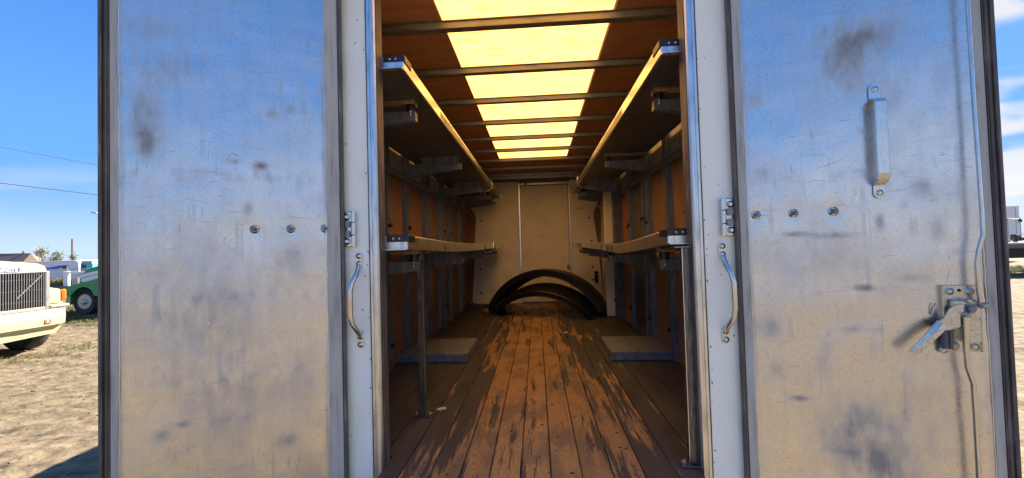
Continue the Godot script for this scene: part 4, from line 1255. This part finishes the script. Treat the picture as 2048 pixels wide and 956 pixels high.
# ------------------------------------------------------------------ fenders on the floor
func fender(called: String, label: String, chord: float, rise: float, width: float, lip: float) -> Node3D:
	var t := thing(called, label, "fender", Vector3.ZERO, 0.0, "black fenders lying by the bulkhead")
	var R := (chord * chord / 4 + rise * rise) / (2 * rise)
	var half := asin(clampf(chord / 2 / R, -1, 1))
	var s := S()
	var rings := []
	for i in 41:
		var a := lerpf(-half, half, i / 40.0)
		var c := Vector3(0, rise - R, 0)
		var d := Vector3(sin(a), cos(a), 0)
		var w := width / 2
		var ring := []
		var g := func(rad: float, z: float) -> Vector3: return c + d * (R + rad) + Vector3(0, 0, z)
		for p in [[-lip, w], [-0.008, w + 0.006], [0.0, w - 0.004], [0.012, w * 0.5], [0.015, 0.0], [0.012, -w * 0.5], [0.0, -w + 0.004], [-0.008, -w - 0.006], [-lip, -w], [-lip, -w + 0.012], [-0.012, -w + 0.016], [0.003, 0.0], [-0.012, w - 0.016], [-lip, w - 0.012]]: ring.append(g.call(p[0], p[1]))
		rings.append(ring)
	loft(s, rings, true, false)
	put("arch", s, M.fender, t)
	# rolled rim along both edges
	for sg in [-1, 1]:
		s = S()
		var pts := []
		for i in 33:
			var a := lerpf(-half, half, i / 32.0)
			pts.append(Vector3(0, rise - R, 0) + Vector3(sin(a), cos(a), 0) * (R - lip) + Vector3(0, 0, sg * width / 2))
		tube(s, pts, 0.009, 6)
		put("rolled_rim", s, M.fender, t)
	return t

func fenders() -> void:
	M.fender = tmat(ntex(71, 0.02, [[0.0, Color(0.004, 0.004, 0.005)], [0.6, Color(0.007, 0.007, 0.008)], [1.0, Color(0.02, 0.019, 0.018)]]), Vector3(2, 2, 2), 0.42, 0.0, M.bump, 0.15)
	var a := fender("truck_fender", "tall black plastic truck fender standing nearest the bulkhead, arched over the other", 1.84, 0.625, 0.50, 0.095)
	a.position = Vector3(0.12, BED + 0.045, -4.36)
	a.rotation = Vector3(deg_to_rad(-3), deg_to_rad(-18), deg_to_rad(2.5))
	var s := S()
	bx(s, Vector3(-0.86, 0.02, 0.1), Vector3(0.10, 0.14, 0.3), 0.02, Basis(Vector3(0, 0, 1), 0.5)); put("end_bracket", s, M.matt_black, a)
	s = S()
	bx(s, Vector3(0.86, 0.03, 0.05), Vector3(0.12, 0.12, 0.3), 0.02, Basis(Vector3(0, 0, 1), -0.6)); put("end_bracket", s, M.matt_black, a)
	s = S()
	lathe(s, [Vector2(0.05, 0), Vector2(0.055, 0.03), Vector2(0.035, 0.04), Vector2(0.03, 0.09), Vector2(0.018, 0.095), Vector2(0.015, 0.11)], Transform3D(Basis(Vector3(1, 0, 0), Vector3(0, 0.1, 1).normalized(), Vector3(0, -1, 0.1).normalized()), Vector3(-0.90, 0.02, 0.26)), 12)
	put("rusty_stub", s, M.rust, a)
	for q in 5:
		s = S()
		var an := TAU * q / 5.0
		lathe(s, [Vector2(0.008, 0), Vector2(0.008, 0.014)], Transform3D(Basis(Vector3(1, 0, 0), Vector3(0, 0, 1), Vector3(0, -1, 0)), Vector3(-0.90 + cos(an) * 0.04, 0.02 + sin(an) * 0.04, 0.285)), 6, false)
		put("stud", s, M.rust, a)
	var b := fender("truck_fender", "lower black fender leaning in front under the tall one, grey inner face showing", 1.56, 0.375, 0.46, 0.075)
	b.position = Vector3(0.14, BED + 0.06, -4.16)
	b.rotation = Vector3(deg_to_rad(10), deg_to_rad(-19), deg_to_rad(-6.5))
	s = S()
	bx(s, Vector3(-0.72, 0.03, 0.05), Vector3(0.16, 0.10, 0.26), 0.02, Basis(Vector3(0, 0, 1), 0.9)); put("end_bracket", s, M.matt_black, b)
	s = S()
	tube(s, [Vector3(-0.78, 0.12, 0.2), Vector3(-0.74, 0.02, 0.24), Vector3(-0.70, -0.01, 0.22), Vector3(-0.66, 0.06, 0.2)], 0.012, 6); put("support_rod", s, M.matt_black, b)
	s = S()
	bx(s, Vector3(0.70, 0.05, 0.0), Vector3(0.18, 0.06, 0.3), 0.015, Basis(Vector3(0, 0, 1), -0.9)); put("end_bracket", s, M.matt_black, b)

# ------------------------------------------------------------------ the neighbours
func wheel(parent: Node, at: Vector3, r: float, w: float, axis: Vector3, rim: Material) -> void:
	var y := axis.normalized()
	var x := y.cross(Vector3.UP).normalized()
	var xf := Transform3D(Basis(x, y, x.cross(y)), at)
	var s := S()
	lathe(s, [Vector2(r * 0.58, -w / 2 * 0.9), Vector2(r * 0.9, -w / 2), Vector2(r * 0.985, -w / 2 * 0.75), Vector2(r, 0), Vector2(r * 0.985, w / 2 * 0.75), Vector2(r * 0.9, w / 2), Vector2(r * 0.6, w / 2 * 0.92), Vector2(r * 0.57, w / 2 * 0.7)], xf, 40)
	var o := put("wheel", s, M.tyre, parent)
	s = S()
	lathe(s, [Vector2(r * 0.59, w / 2 * 0.9), Vector2(r * 0.55, w / 2 * 0.95), Vector2(r * 0.53, w / 2 * 0.55), Vector2(r * 0.42, w / 2 * 0.5), Vector2(r * 0.30, w / 2 * 0.8), Vector2(r * 0.2, w / 2 * 0.85), Vector2(r * 0.18, w / 2 * 1.2), Vector2(r * 0.1, w / 2 * 1.25)], xf, 32)
	put("rim", s, rim, o)
	s = S()
	for k in 10:
		var a := TAU * k / 10.0
		var c := xf * Vector3(cos(a) * r * 0.45, w / 2 * 0.50, sin(a) * r * 0.45)
		cyl(s, c, c + y * w * 0.035, r * 0.06, 10)
	put("hand_holes", s, M.matt_black, o).set_meta("kind", "stuff")
	s = S()
	for k in 10:
		var a := TAU * (k + 0.5) / 10.0
		var c := xf * Vector3(cos(a) * r * 0.27, w / 2 * 0.8, sin(a) * r * 0.27)
		cyl(s, c, c + y * w * 0.10, r * 0.03, 6)
	put("wheel_nuts", s, M.dull_metal, o).set_meta("kind", "stuff")

func white_truck() -> void:
	var X := -10.5
	var zc := -5.35
	var t := thing("parked_truck", "old cream conventional truck with tall barred grille and name badge", "truck", Vector3(X, 0, zc))
	# local axes: +x forward, z across
	var sec := func(x: float, hw: float, y0: float, y1: float, rnd: float) -> Array:
		return [Vector3(x, y0, -hw), Vector3(x, y1 - rnd, -hw), Vector3(x, y1 - rnd * 0.3, -hw + rnd * 0.35), Vector3(x, y1, -hw + rnd), Vector3(x, y1 + 0.02, 0), Vector3(x, y1, hw - rnd), Vector3(x, y1 - rnd * 0.3, hw - rnd * 0.35), Vector3(x, y1 - rnd, hw), Vector3(x, y0, hw)]
	var s := S()
	loft(s, [sec.call(-1.75, 0.86, 0.95, 2.02, 0.16), sec.call(-0.9, 0.82, 0.93, 1.95, 0.15), sec.call(-0.12, 0.79, 0.9, 1.885, 0.13), sec.call(-0.02, 0.765, 0.905, 1.86, 0.11)])
	put("hood", s, M.cream, t)
	s = S()
	loft(s, [sec.call(-3.6, 1.12, 0.7, 2.85, 0.2), sec.call(-2.3, 1.12, 0.7, 2.85, 0.2), sec.call(-1.75, 1.1, 0.7, 2.05, 0.12)])
	var cab := put("cab", s, M.cream, t)
	s = S(); bx(s, Vector3(-2.0, 2.42, 0), Vector3(0.02, 0.55, 1.9), 0.0, Basis(Vector3(0, 0, 1), 0.6)); put("windshield", s, M.glass, cab)
	# fenders with headlamp blocks
	for sg in [-1, 1]:
		s = S()
		var rg := []
		for k in [[-1.6, 1.10, 1.0, 1.25], [-0.9, 1.12, 0.95, 1.38], [-0.3, 1.10, 0.93, 1.36], [-0.02, 1.06, 0.93, 1.33]]: rg.append([Vector3(k[0], k[2], sg * 0.78), Vector3(k[0], k[3], sg * 0.78), Vector3(k[0], k[3] - 0.02, sg * (k[1] - 0.06)), Vector3(k[0], k[3] - 0.1, sg * k[1]), Vector3(k[0], k[2], sg * k[1])])
		loft(s, rg)
		var f := put("front_fender", s, M.cream, t)
		s = S(); bx(s, Vector3(0.0, 1.14, sg * 0.90), Vector3(0.03, 0.26, 0.20), 0.01); put("headlight", s, M.cream, f)
		s = S(); bx(s, Vector3(0.0, 1.18, sg * 1.055), Vector3(0.12, 0.24, 0.07), 0.03); put("turn_signal", s, M.amber, f)
		s = S(); bx(s, Vector3(0.03, 0.955, sg * 0.94), Vector3(0.12, 0.05, 0.34), 0.01); put("lamp_ledge", s, M.cream, f)
		wheel(t, Vector3(-0.75, 0.50, sg * 0.93), 0.51, 0.28, Vector3(0, 0, sg), M.dull_metal)
	# grille: dark core, bars, frame
	s = S(); bx(s, Vector3(-0.03, 1.325, 0), Vector3(0.02, 0.74, 1.42)); put("radiator", s, M.matt_black, t)
	s = S()
	for i in 35:
		var z := -0.69 + 1.38 * i / 34.0
		bx(s, Vector3(0.012, 1.325, z), Vector3(0.03, 0.72, 0.013), 0.003)
	var bars := put("grille_bars", s, M.chrome, t)
	bars.set_meta("kind", "stuff")
	for y in [1.10, 1.33, 1.55]:
		s = S(); bx(s, Vector3(-0.004, y, 0), Vector3(0.012, 0.012, 1.40), 0.002); put("grille_rod", s, M.dull_metal, t)
	s = S(); tube(s, [Vector3(0.028, 1.18, -0.25), Vector3(0.028, 1.64, -0.66)], 0.009, 6); put("grille_brace", s, M.chrome, t)
	s = S(); tube(s, [Vector3(0.028, 1.18, 0.25), Vector3(0.028, 1.64, 0.66)], 0.009, 6); put("grille_brace", s, M.chrome, t)
	s = S()
	for sg in [-1, 1]: bx(s, Vector3(0.015, 1.30, sg * 0.745), Vector3(0.07, 0.82, 0.075), 0.012)
	bx(s, Vector3(0.015, 0.925, 0), Vector3(0.07, 0.07, 1.415), 0.012)
	bx(s, Vector3(0.015, 1.70, 0), Vector3(0.06, 0.025, 1.415), 0.006)
	put("grille_frame", s, M.alu, t)
	s = S(); bx(s, Vector3(0.0, 1.762, -0.125), Vector3(0.03, 0.098, 0.36), 0.008)
	var badge := put("name_badge", s, M.badge, t)
	var tm := TextMesh.new()
	var sf := SystemFont.new()
	sf.font_names = PackedStringArray(["Droid Sans"])
	sf.font_weight = 700
	tm.font = sf
	tm.text = "WHITE"
	tm.font_size = 64
	tm.pixel_size = 0.00155
	tm.depth = 0.006
	var lt := MeshInstance3D.new()
	lt.mesh = tm
	lt.material_override = M.white
	lt.transform = Transform3D(Basis(Vector3.UP, PI / 2).scaled_local(Vector3(0.95, 1, 1)), Vector3(0.018, 1.762, -0.125))
	hang(lt, "lettering", badge)
	# bumper
	s = S()
	var br := []
	for k in [[-1.15, -0.16], [-1.11, -0.02], [-0.95, 0.10], [-0.4, 0.13], [0.4, 0.13], [0.95, 0.10], [1.11, -0.02], [1.15, -0.16]]:
		var x: float = k[1]
		br.append([Vector3(x - 0.05, 0.88, k[0]), Vector3(x - 0.01, 0.895, k[0]), Vector3(x, 0.88, k[0]), Vector3(x + 0.015, 0.72, k[0]), Vector3(x, 0.56, k[0]), Vector3(x - 0.03, 0.535, k[0]), Vector3(x - 0.09, 0.50, k[0]), Vector3(x - 0.10, 0.545, k[0])])
	loft(s, br)
	var bu := put("bumper", s, M.cream, t)
	for sg in [-1, 1]:
		s = S(); bx(s, Vector3(0.133, 0.645, sg * 0.68), Vector3(0.02, 0.085, 0.12), 0.006); put("marker_recess", s, M.rust, bu)
		s = S(); bx(s, Vector3(0.146, 0.645, sg * 0.665), Vector3(0.01, 0.055, 0.018), 0.002); put("marker_clip", s, M.white, bu)
	s = S()
	loft(s, [[Vector3(-0.12, 0.52, -1.05), Vector3(0.0, 0.52, -1.03), Vector3(-0.04, 0.36, -0.95), Vector3(-0.12, 0.35, -0.97)], [Vector3(-0.08, 0.52, 0), Vector3(0.04, 0.52, 0), Vector3(0.0, 0.33, 0), Vector3(-0.08, 0.32, 0)], [Vector3(-0.12, 0.52, 1.05), Vector3(0.0, 0.52, 1.03), Vector3(-0.04, 0.36, 0.95), Vector3(-0.12, 0.35, 0.97)]])
	put("valance", s, M.cream, bu)
	s = S(); bx(s, Vector3(-2.0, 0.55, 0), Vector3(3.6, 0.2, 0.8)); put("chassis", s, M.matt_black, t)
	s = S(); bx(s, Vector3(-1.0, 0.75, 0), Vector3(1.5, 0.4, 1.5)); put("engine_bay", s, M.matt_black, t)

func green_truck() -> void:
	# nose to the left; local x forward is world -x
	var t := thing("parked_truck", "green aerodynamic truck with white hood stripes parked nose left behind", "truck", Vector3(-16.14, 0, -12.6))
	var W := 1.15   # half width; the near side is local z = +W
	var sec := func(x: float, y0: float, yt: float, hw: float) -> Array:
		return [Vector3(x, y0, -hw), Vector3(x, yt - 0.12, -hw + 0.01), Vector3(x, yt - 0.03, -hw + 0.07), Vector3(x, yt, -hw + 0.2), Vector3(x, yt + 0.03, 0), Vector3(x, yt, hw - 0.2), Vector3(x, yt - 0.03, hw - 0.07), Vector3(x, yt - 0.12, hw - 0.01), Vector3(x, y0, hw)]
	var s := S()
	loft(s, [sec.call(-0.58, 0.93, 1.12, 0.80), sec.call(-0.52, 0.93, 1.24, 0.86), sec.call(-0.40, 0.93, 1.45, 0.92), sec.call(-0.22, 0.93, 1.60, 0.955), sec.call(0.1, 0.93, 1.70, 0.965), sec.call(0.5, 0.93, 1.80, 0.97), sec.call(1.6, 0.9, 2.0, 0.98)])
	put("hood", s, M.green, t)
	for sg in [-1, 1]:
		s = S()
		prism(s, [Vector2(-0.78, 0.90), Vector2(-0.74, 0.96), Vector2(-0.5, 1.03), Vector2(-0.17, 1.12), Vector2(0.18, 1.18), Vector2(0.5, 1.27), Vector2(1.3, 1.36), Vector2(1.3, 0.66), Vector2(0.40, 0.66), Vector2(0.37, 0.74), Vector2(0.3, 0.86), Vector2(0.17, 0.955), Vector2(0.0, 0.99), Vector2(-0.17, 0.955), Vector2(-0.32, 0.86), Vector2(-0.44, 0.75), Vector2(-0.52, 0.66), Vector2(-0.63, 0.66)], 0.22, Transform3D(Basis(), Vector3(0, 0, sg * (W - 0.11))))
		prism(s, [Vector2(-0.72, 0.90), Vector2(-0.45, 1.07), Vector2(-0.15, 1.17), Vector2(0.18, 1.23), Vector2(0.5, 1.32), Vector2(1.3, 1.40), Vector2(1.3, 0.9), Vector2(0.18, 1.0), Vector2(-0.15, 1.0)], 0.14, Transform3D(Basis(), Vector3(0, 0, sg * (W - 0.26))))
		put("front_fender", s, M.green, t)
		wheel(t, Vector3(0, 0.45, sg * (W - 0.16)), 0.47, 0.28, Vector3(0, 0, sg), M.dull_metal)
		s = S(); bx(s, Vector3(-0.62, 0.86, sg * 0.96), Vector3(0.16, 0.26, 0.3), 0.06); put("headlight", s, M.glass, t)
		for k in [[Vector2(-0.33, 1.275), Vector2(-0.38, 1.34), Vector2(-0.31, 1.42), Vector2(-0.1, 1.465), Vector2(0.5, 1.57), Vector2(1.6, 1.76), Vector2(1.6, 1.61), Vector2(0.5, 1.475), Vector2(-0.15, 1.33)], [Vector2(-0.29, 1.20), Vector2(-0.25, 1.275), Vector2(-0.1, 1.315), Vector2(0.5, 1.455), Vector2(1.6, 1.59), Vector2(1.6, 1.42), Vector2(0.5, 1.30), Vector2(-0.05, 1.17), Vector2(-0.2, 1.14)]]:
			s = S()
			prism(s, k, 0.02, Transform3D(Basis(), Vector3(0, 0, sg * 0.974)))
			put("white_stripe", s, M.white, t)
	s = S(); bx(s, Vector3(-0.70, 1.05, 0), Vector3(0.06, 0.5, 1.0), 0.02); put("grille", s, M.chrome, t)
	s = S(); loft(s, [[Vector3(-0.86, 0.38, -1.0), Vector3(-0.86, 0.72, -1.0), Vector3(-0.5, 0.74, -1.15), Vector3(-0.5, 0.36, -1.15)], [Vector3(-0.92, 0.38, 0), Vector3(-0.92, 0.72, 0), Vector3(-0.5, 0.74, 0), Vector3(-0.5, 0.36, 0)], [Vector3(-0.86, 0.38, 1.0), Vector3(-0.86, 0.72, 1.0), Vector3(-0.5, 0.74, 1.15), Vector3(-0.5, 0.36, 1.15)]])
	put("bumper", s, M.green, t)
	s = S(); loft(s, [sec.call(1.6, 0.5, 2.0, 1.05), sec.call(2.2, 0.5, 2.8, 1.1), sec.call(4.2, 0.5, 3.0, 1.15)])
	var cab := put("cab", s, M.green, t)
	for sg in [-1, 1]:
		s = S(); prism(s, [Vector2(2.25, 1.75), Vector2(2.45, 2.45), Vector2(3.3, 2.5), Vector2(3.3, 1.75)], 0.03, Transform3D(Basis(), Vector3(0, 0, sg * 1.12))); put("side_window", s, M.glass, cab)
		s = S(); bx(s, Vector3(3.35, 1.55, sg * 1.13), Vector3(0.02, 1.7, 0.02)); bx(s, Vector3(2.25, 1.2, sg * 1.12), Vector3(0.02, 1.0, 0.02)); put("door_gap", s, M.matt_black, cab)
	s = S(); bx(s, Vector3(1.86, 2.45, 0), Vector3(0.03, 0.75, 1.5), 0.01, Basis(Vector3(0, 0, 1), -0.62)); put("windshield", s, M.glass, cab)
	s = S(); bx(s, Vector3(1.6, 0.55, 0), Vector3(4.4, 0.3, 1.0)); put("chassis", s, M.matt_black, t)
	s = S(); bx(s, Vector3(0.0, 0.72, 0), Vector3(1.1, 0.5, 1.7)); put("wheel_well", s, M.matt_black, t)

func tree(called: String, label: String, at: Vector3, h: float, spread: float, leaves: int, m: Material) -> void:
	var t := thing(called, label, "tree", at, rng.randf() * TAU, "trees behind the trailers")
	var s := S()
	var tips := []
	tube(s, [Vector3(0, -0.1, 0), Vector3(0.04, h * 0.3, 0.02), Vector3(-0.03, h * 0.6, 0.05), Vector3(0.02, h * 0.92, 0)], [h * 0.028, h * 0.022, h * 0.014, h * 0.004], 7)
	for i in 14:
		var a := rng.randf() * TAU
		var y := h * rng.randf_range(0.25, 0.85)
		var l := spread * rng.randf_range(0.5, 1.0) * (1.15 - y / h)
		var e := Vector3(cos(a) * l, y + l * rng.randf_range(0.3, 0.9), sin(a) * l)
		var b := Vector3(0, y, 0)
		tube(s, [b, b.lerp(e, 0.5) + Vector3(0, 0.06, 0), e], [h * 0.010, h * 0.007, h * 0.003], 5)
		tips.append(e); tips.append(b.lerp(e, 0.6))
	tips.append(Vector3(0, h * 0.95, 0))
	put("trunk", s, M.bark, t)
	s = S()
	for i in leaves:
		var c: Vector3 = tips[rng.randi() % tips.size()]
		var p := c + Vector3(rng.randfn(), rng.randfn() * 0.8, rng.randfn()) * spread * 0.20
		var sz := rng.randf_range(0.05, 0.11)
		var bs := Basis.from_euler(Vector3(rng.randf() * TAU, rng.randf() * TAU, rng.randf() * TAU))
		face(s, p + bs.z, [p - bs.x * sz, p - bs.y * sz * 0.5, p + bs.x * sz, p + bs.y * sz * 0.5])
	put("crown", s, m, t)

func far_left() -> void:
	M.bark = mat(0.12, 0.085, 0.06, 0.9)
	M.leaf = tmat(ntex(80, 0.05, [[0.0, Color(0.07, 0.09, 0.03)], [1.0, Color(0.16, 0.17, 0.06)]]), Vector3(2, 2, 2), 0.7)
	M.leaf.backlight_enabled = true
	M.leaf.backlight = lin(0.16, 0.17, 0.06)
	M.leaf_pale = tmat(ntex(81, 0.05, [[0.0, Color(0.16, 0.16, 0.10)], [1.0, Color(0.30, 0.29, 0.20)]]), Vector3(2, 2, 2), 0.7)
	tree("pale_tree", "pale grey green tree behind the roof edge of the brown building", Vector3(-60.1, 0, -43.2), 3.75, 1.25, 1500, M.leaf_pale)
	tree("green_tree", "round yellow green tree just left of the bare post", Vector3(-57.9, 0, -43.2), 3.15, 1.15, 1500, M.leaf)
	tree("green_tree", "smaller yellow green tree at the foot of the bare post", Vector3(-56.4, 0, -43.6), 2.9, 0.8, 900, M.leaf)
	tree("green_tree", "green treetop showing beside the edge of the left door", Vector3(-51.6, 0, -43.0), 2.85, 1.0, 900, M.leaf)
	# bare post
	var s := S()
	tube(s, [Vector3(0, -0.2, 0), Vector3(0, 5.55, 0)], [0.15, 0.13], 14)
	var o := put("bare_post", s, mat(0.16, 0.12, 0.11, 0.85))
	o.position = Vector3(-74.7, 0, -58.15)
	tag(o, "tall bare dark post standing far behind the trailers", "post")
	# chain link fence
	var f := thing("chain_link_fence", "grey chain link fence with top rail in front of the trailers", "fence", Vector3(-28, 0, -20.15))
	s = S()
	for i in 300:
		var x := -9.0 + i * 0.06
		for d in [-1, 1]:
			var a := Vector3(x, 0.06 if d > 0 else 1.44, d * 0.004)
			var b := Vector3(x + 1.38, 1.44 if d > 0 else 0.06, d * 0.004)
			tube(s, [a, b], 0.0028, 3, false)
	put("chain_mesh", s, M.dull_metal, f).set_meta("kind", "stuff")
	for i in 7:
		s = S(); tube(s, [Vector3(-9 + i * 3.1, -0.1, 0.03), Vector3(-9 + i * 3.1, 1.52, 0.03)], 0.03, 8); put("fence_post", s, M.dull_metal, f)
	s = S(); tube(s, [Vector3(-9, 1.46, 0), Vector3(10.4, 1.46, 0)], 0.024, 8); put("top_rail", s, M.chrome, f)
	# white gate post with a bar
	var g := thing("bollard", "square white post with a side arm in front of the chain link fence", "post", Vector3(-26.8, 0, -19.4))
	s = S(); bx(s, Vector3(0, 0.68, 0), Vector3(0.30, 1.36, 0.14), 0.02); put("post", s, M.white, g)
	s = S(); bx(s, Vector3(0.75, 1.28, 0), Vector3(1.4, 0.09, 0.08), 0.01); put("arm", s, M.white, g)
	s = S(); bx(s, Vector3(0.55, 0.62, 0), Vector3(0.35, 0.7, 0.1), 0.01); put("brace", s, M.dull_metal, g)
	var p := S()
	tube(p, [Vector3(-1.6, 0, 0), Vector3(1.5, 0.08, 0)], 0.07, 10)
	o = put("steel_pipe", p, M.galv_dark)
	o.position = Vector3(-26.8, 0.42, -18.9)
	tag(o, "dark steel pipe lying level beside the white post", "pipe")
	s = S()
	for k in [-1.1, 1.1]: bx(s, Vector3(k, -0.25, 0), Vector3(0.1, 0.42, 0.12), 0.01)
	put("trestle", s, M.galv_dark, o)
	# travel trailers far behind
	for k in [[Vector3(-38.8, 0, -28.15), 6.7, 1.98, "long low white camper trailer with blue swoosh behind the fence", 0], [Vector3(-34.15, 0, -27.6), 1.0, 1.93, "small white and teal camper between the long camper and the blue one", 1], [Vector3(-36.6, 0, -32.6), 2.6, 1.88, "blue and white camper at the edge of the left door", 2]]:
		var t := thing("camper_trailer", k[3], "camper", k[0], 0.0, "campers behind the fence")
		var L: float = k[1]
		var H: float = k[2]
		s = S()
		var rg := []
		for z in [-1.1, 1.1]:
			rg.append([Vector3(-L / 2, 0.5, z), Vector3(-L / 2, H - 0.22, z), Vector3(-L / 2 + 0.12, H - 0.05, z), Vector3(-L / 2 + 0.3, H, z), Vector3(L / 2 - 0.3, H, z), Vector3(L / 2 - 0.1, H - 0.06, z), Vector3(L / 2, H - 0.25, z), Vector3(L / 2, 0.5, z)])
		loft(s, rg)
		put("body", s, M.teal if k[4] == 1 else M.blue if k[4] == 2 else M.white, t)
		s = S(); bx(s, Vector3(0, H - 0.03, 0), Vector3(L * 0.93, 0.09, 2.24), 0.02); put("roof_edge", s, M.white, t)
		if k[4] == 0:
			s = S()
			prism(s, [Vector2(-3.2, 1.25), Vector2(-1.0, 1.27), Vector2(1.6, 1.36), Vector2(2.5, 1.62), Vector2(1.6, 1.60), Vector2(0.9, 1.48), Vector2(-3.2, 1.45)], 0.01, Transform3D(Basis(), Vector3(0, 0, 1.106))); put("blue_swoosh", s, M.blue, t)
			s = S(); bx(s, Vector3(2.15, 1.46, 1.115), Vector3(0.34, 0.32, 0.03), 0.02); put("window", s, M.glass, t)
			s = S(); bx(s, Vector3(-1.4, 1.6, 1.11), Vector3(0.9, 0.35, 0.03), 0.02); put("window", s, M.glass, t)
		else:
			s = S(); bx(s, Vector3(-0.2, 1.5, 1.11), Vector3(L * 0.4, 0.3, 0.03), 0.02); put("window", s, M.glass, t)
			s = S(); bx(s, Vector3(0, 1.1, 1.11), Vector3(L * 0.95, 0.16, 0.02), 0.005); put("side_stripe", s, M.white if k[4] == 2 else M.blue, t)
		for q in [-0.35, 0.35]: wheel(t, Vector3(q + 0.1, 0.33, 0.98), 0.33, 0.2, Vector3(0, 0, 1), M.white)
	# low building with a brown roof
	var b := thing("low_building", "low building with a shallow brown roof behind the cream truck", "building", Vector3(-65.0, 0, -41.7))
	s = S(); bb(s, Vector3(-12, 0, -0.6), Vector3(5.9, 2.05, 0.45)); put("wall", s, mat(0.36, 0.33, 0.30, 0.85), b)
	s = S()
	var rf := []
	for k in [[-13.0, 3.25], [5.4, 3.02], [6.2, 2.05]]: rf.append([Vector3(k[0], 1.98, 0.55), Vector3(k[0], 2.06, 0.6), Vector3(k[0], k[1], -0.1), Vector3(k[0], 2.06, -0.8), Vector3(k[0], 1.98, -0.75)])
	loft(s, rf)
	put("roof", s, mat(0.20, 0.145, 0.115, 0.9), b)
	s = S(); bx(s, Vector3(4.5, 3.15, -0.1), Vector3(0.22, 0.3, 0.22), 0.02); put("vent", s, M.galv, b)
	# street lamp, its head reaching out past the door edge
	var l := thing("street_lamp", "grey street lamp with a curved arm high beside the left door", "street lamp", Vector3(-39.6, 0, -33.15))
	s = S(); tube(s, [Vector3(0, 0, 0), Vector3(0, 5.6, 0), Vector3(-0.15, 5.95, 0), Vector3(-1.2, 6.28, 0), Vector3(-1.5, 6.35, 0)], [0.09, 0.06, 0.05, 0.035, 0.035], 8); put("pole", s, M.galv, l)
	s = S(); bx(s, Vector3(-1.75, 6.42, 0), Vector3(0.62, 0.11, 0.22), 0.04, Basis(Vector3(0, 0, 1), -0.22)); put("lamp_head", s, M.dull_metal, l)
	# power lines along the yard
	for k in [[-32.2, 9.0, "upper thin black power line across the blue sky left of the door"], [-33.5, 7.0, "lower thick black power line across the blue sky left of the door"]]:
		s = S()
		var pts := []
		for i in 41:
			var u := i / 40.0
			pts.append(Vector3(0, 1.3 * (pow(2 * u - 1, 2.0)) - 0.05, lerpf(45, -90, u)))
		tube(s, pts, 0.014 if k[1] > 8 else 0.024, 5)
		o = put("power_line", s, M.matt_black)
		o.position = Vector3(k[0], k[1], 0)
		tag(o, k[2], "power line", "power lines")

func far_right() -> void:
	var t := thing("flatbed_trailer", "black flatbed trailer with pale deck edge at the right edge of the photo", "trailer", Vector3(24.6, 0, -19.4))
	var s := S()
	bb(s, Vector3(-3.0, 1.50, -1.25), Vector3(6, 1.57, 1.25), 0.01); var deck := put("deck", s, M.cream_panel, t)
	s = S(); bb(s, Vector3(-3.02, 1.28, 1.24), Vector3(6, 1.50, 1.30), 0.01); bb(s, Vector3(-3.02, 1.28, -1.30), Vector3(6, 1.50, -1.24), 0.01); put("side_rail", s, M.galv_dark, t)
	s = S(); bb(s, Vector3(-2.9, 0.80, -0.6), Vector3(6, 1.27, 0.6)); bb(s, Vector3(-2.95, 0.86, 0.7), Vector3(6, 1.28, 1.2)); put("frame", s, M.matt_black, t)
	for sg in [-1, 1]:
		for x in [1.2, 2.4]: wheel(t, Vector3(x, 0.48, sg * 1.0), 0.48, 0.3, Vector3(0, 0, sg), M.dull_metal)
	for x in [-2.3, -1.75]:
		s = S(); tube(s, [Vector3(x, 1.57, 0.9), Vector3(x, 2.72, 0.9)], 0.02, 6); put("stake", s, M.dull_metal, t)
	s = S(); tube(s, [Vector3(-2.34, 2.70, 0.9), Vector3(-1.71, 2.64, 0.9)], 0.02, 6); put("top_bar", s, M.dull_metal, t)
	s = S(); bx(s, Vector3(-1.75, 2.58, 0.9), Vector3(0.12, 0.16, 0.12), 0.03); put("stake_clamp", s, M.black, t)
	s = S(); bx(s, Vector3(-1.55, 1.72, 0.8), Vector3(0.75, 0.18, 0.3), 0.05); bx(s, Vector3(-1.9, 1.78, 0.8), Vector3(0.25, 0.32, 0.3), 0.06); put("strap_winch", s, M.black, deck)
	for q in 6:
		s = S(); bx(s, Vector3(-2.8 + q * 0.16, 1.60, 0.95 + 0.04 * sin(q * 2.0)), Vector3(0.11, 0.09, 0.09), 0.03); put("chain_binder", s, M.galv_dark, deck)
	s = S(); tube(s, [Vector3(-2.6, 0, 0.6), Vector3(-2.6, 1.28, 0.6)], 0.05, 8); put("landing_leg", s, M.galv_dark, t)
	var b := thing("box_trailer", "tall white box trailer standing behind the flatbed", "trailer", Vector3(31.6, 0, -31.5))
	s = S(); bb(s, Vector3(-4.5, 1.0, -6.0), Vector3(4.5, 4.08, 1.2), 0.04); var body := put("body", s, M.white, b)
	for q in 8:
		s = S(); bb(s, Vector3(-4.2 + q * 1.2, 1.05, 1.2), Vector3(-4.17 + q * 1.2, 4.02, 1.215)); put("seam", s, M.dull_metal, body)
	s = S(); bb(s, Vector3(-4.52, 3.98, -6.02), Vector3(4.52, 4.12, 1.22), 0.02); put("top_rail", s, M.alu, body)
	s = S(); bb(s, Vector3(-4.52, 0.92, -6.02), Vector3(4.52, 1.1, 1.22), 0.02); put("bottom_rail", s, M.alu, body)
	for x in [-2.5, -1.3, 3.0]: wheel(b, Vector3(x, 0.5, 1.0), 0.5, 0.3, Vector3(0, 0, 1), M.dull_metal)
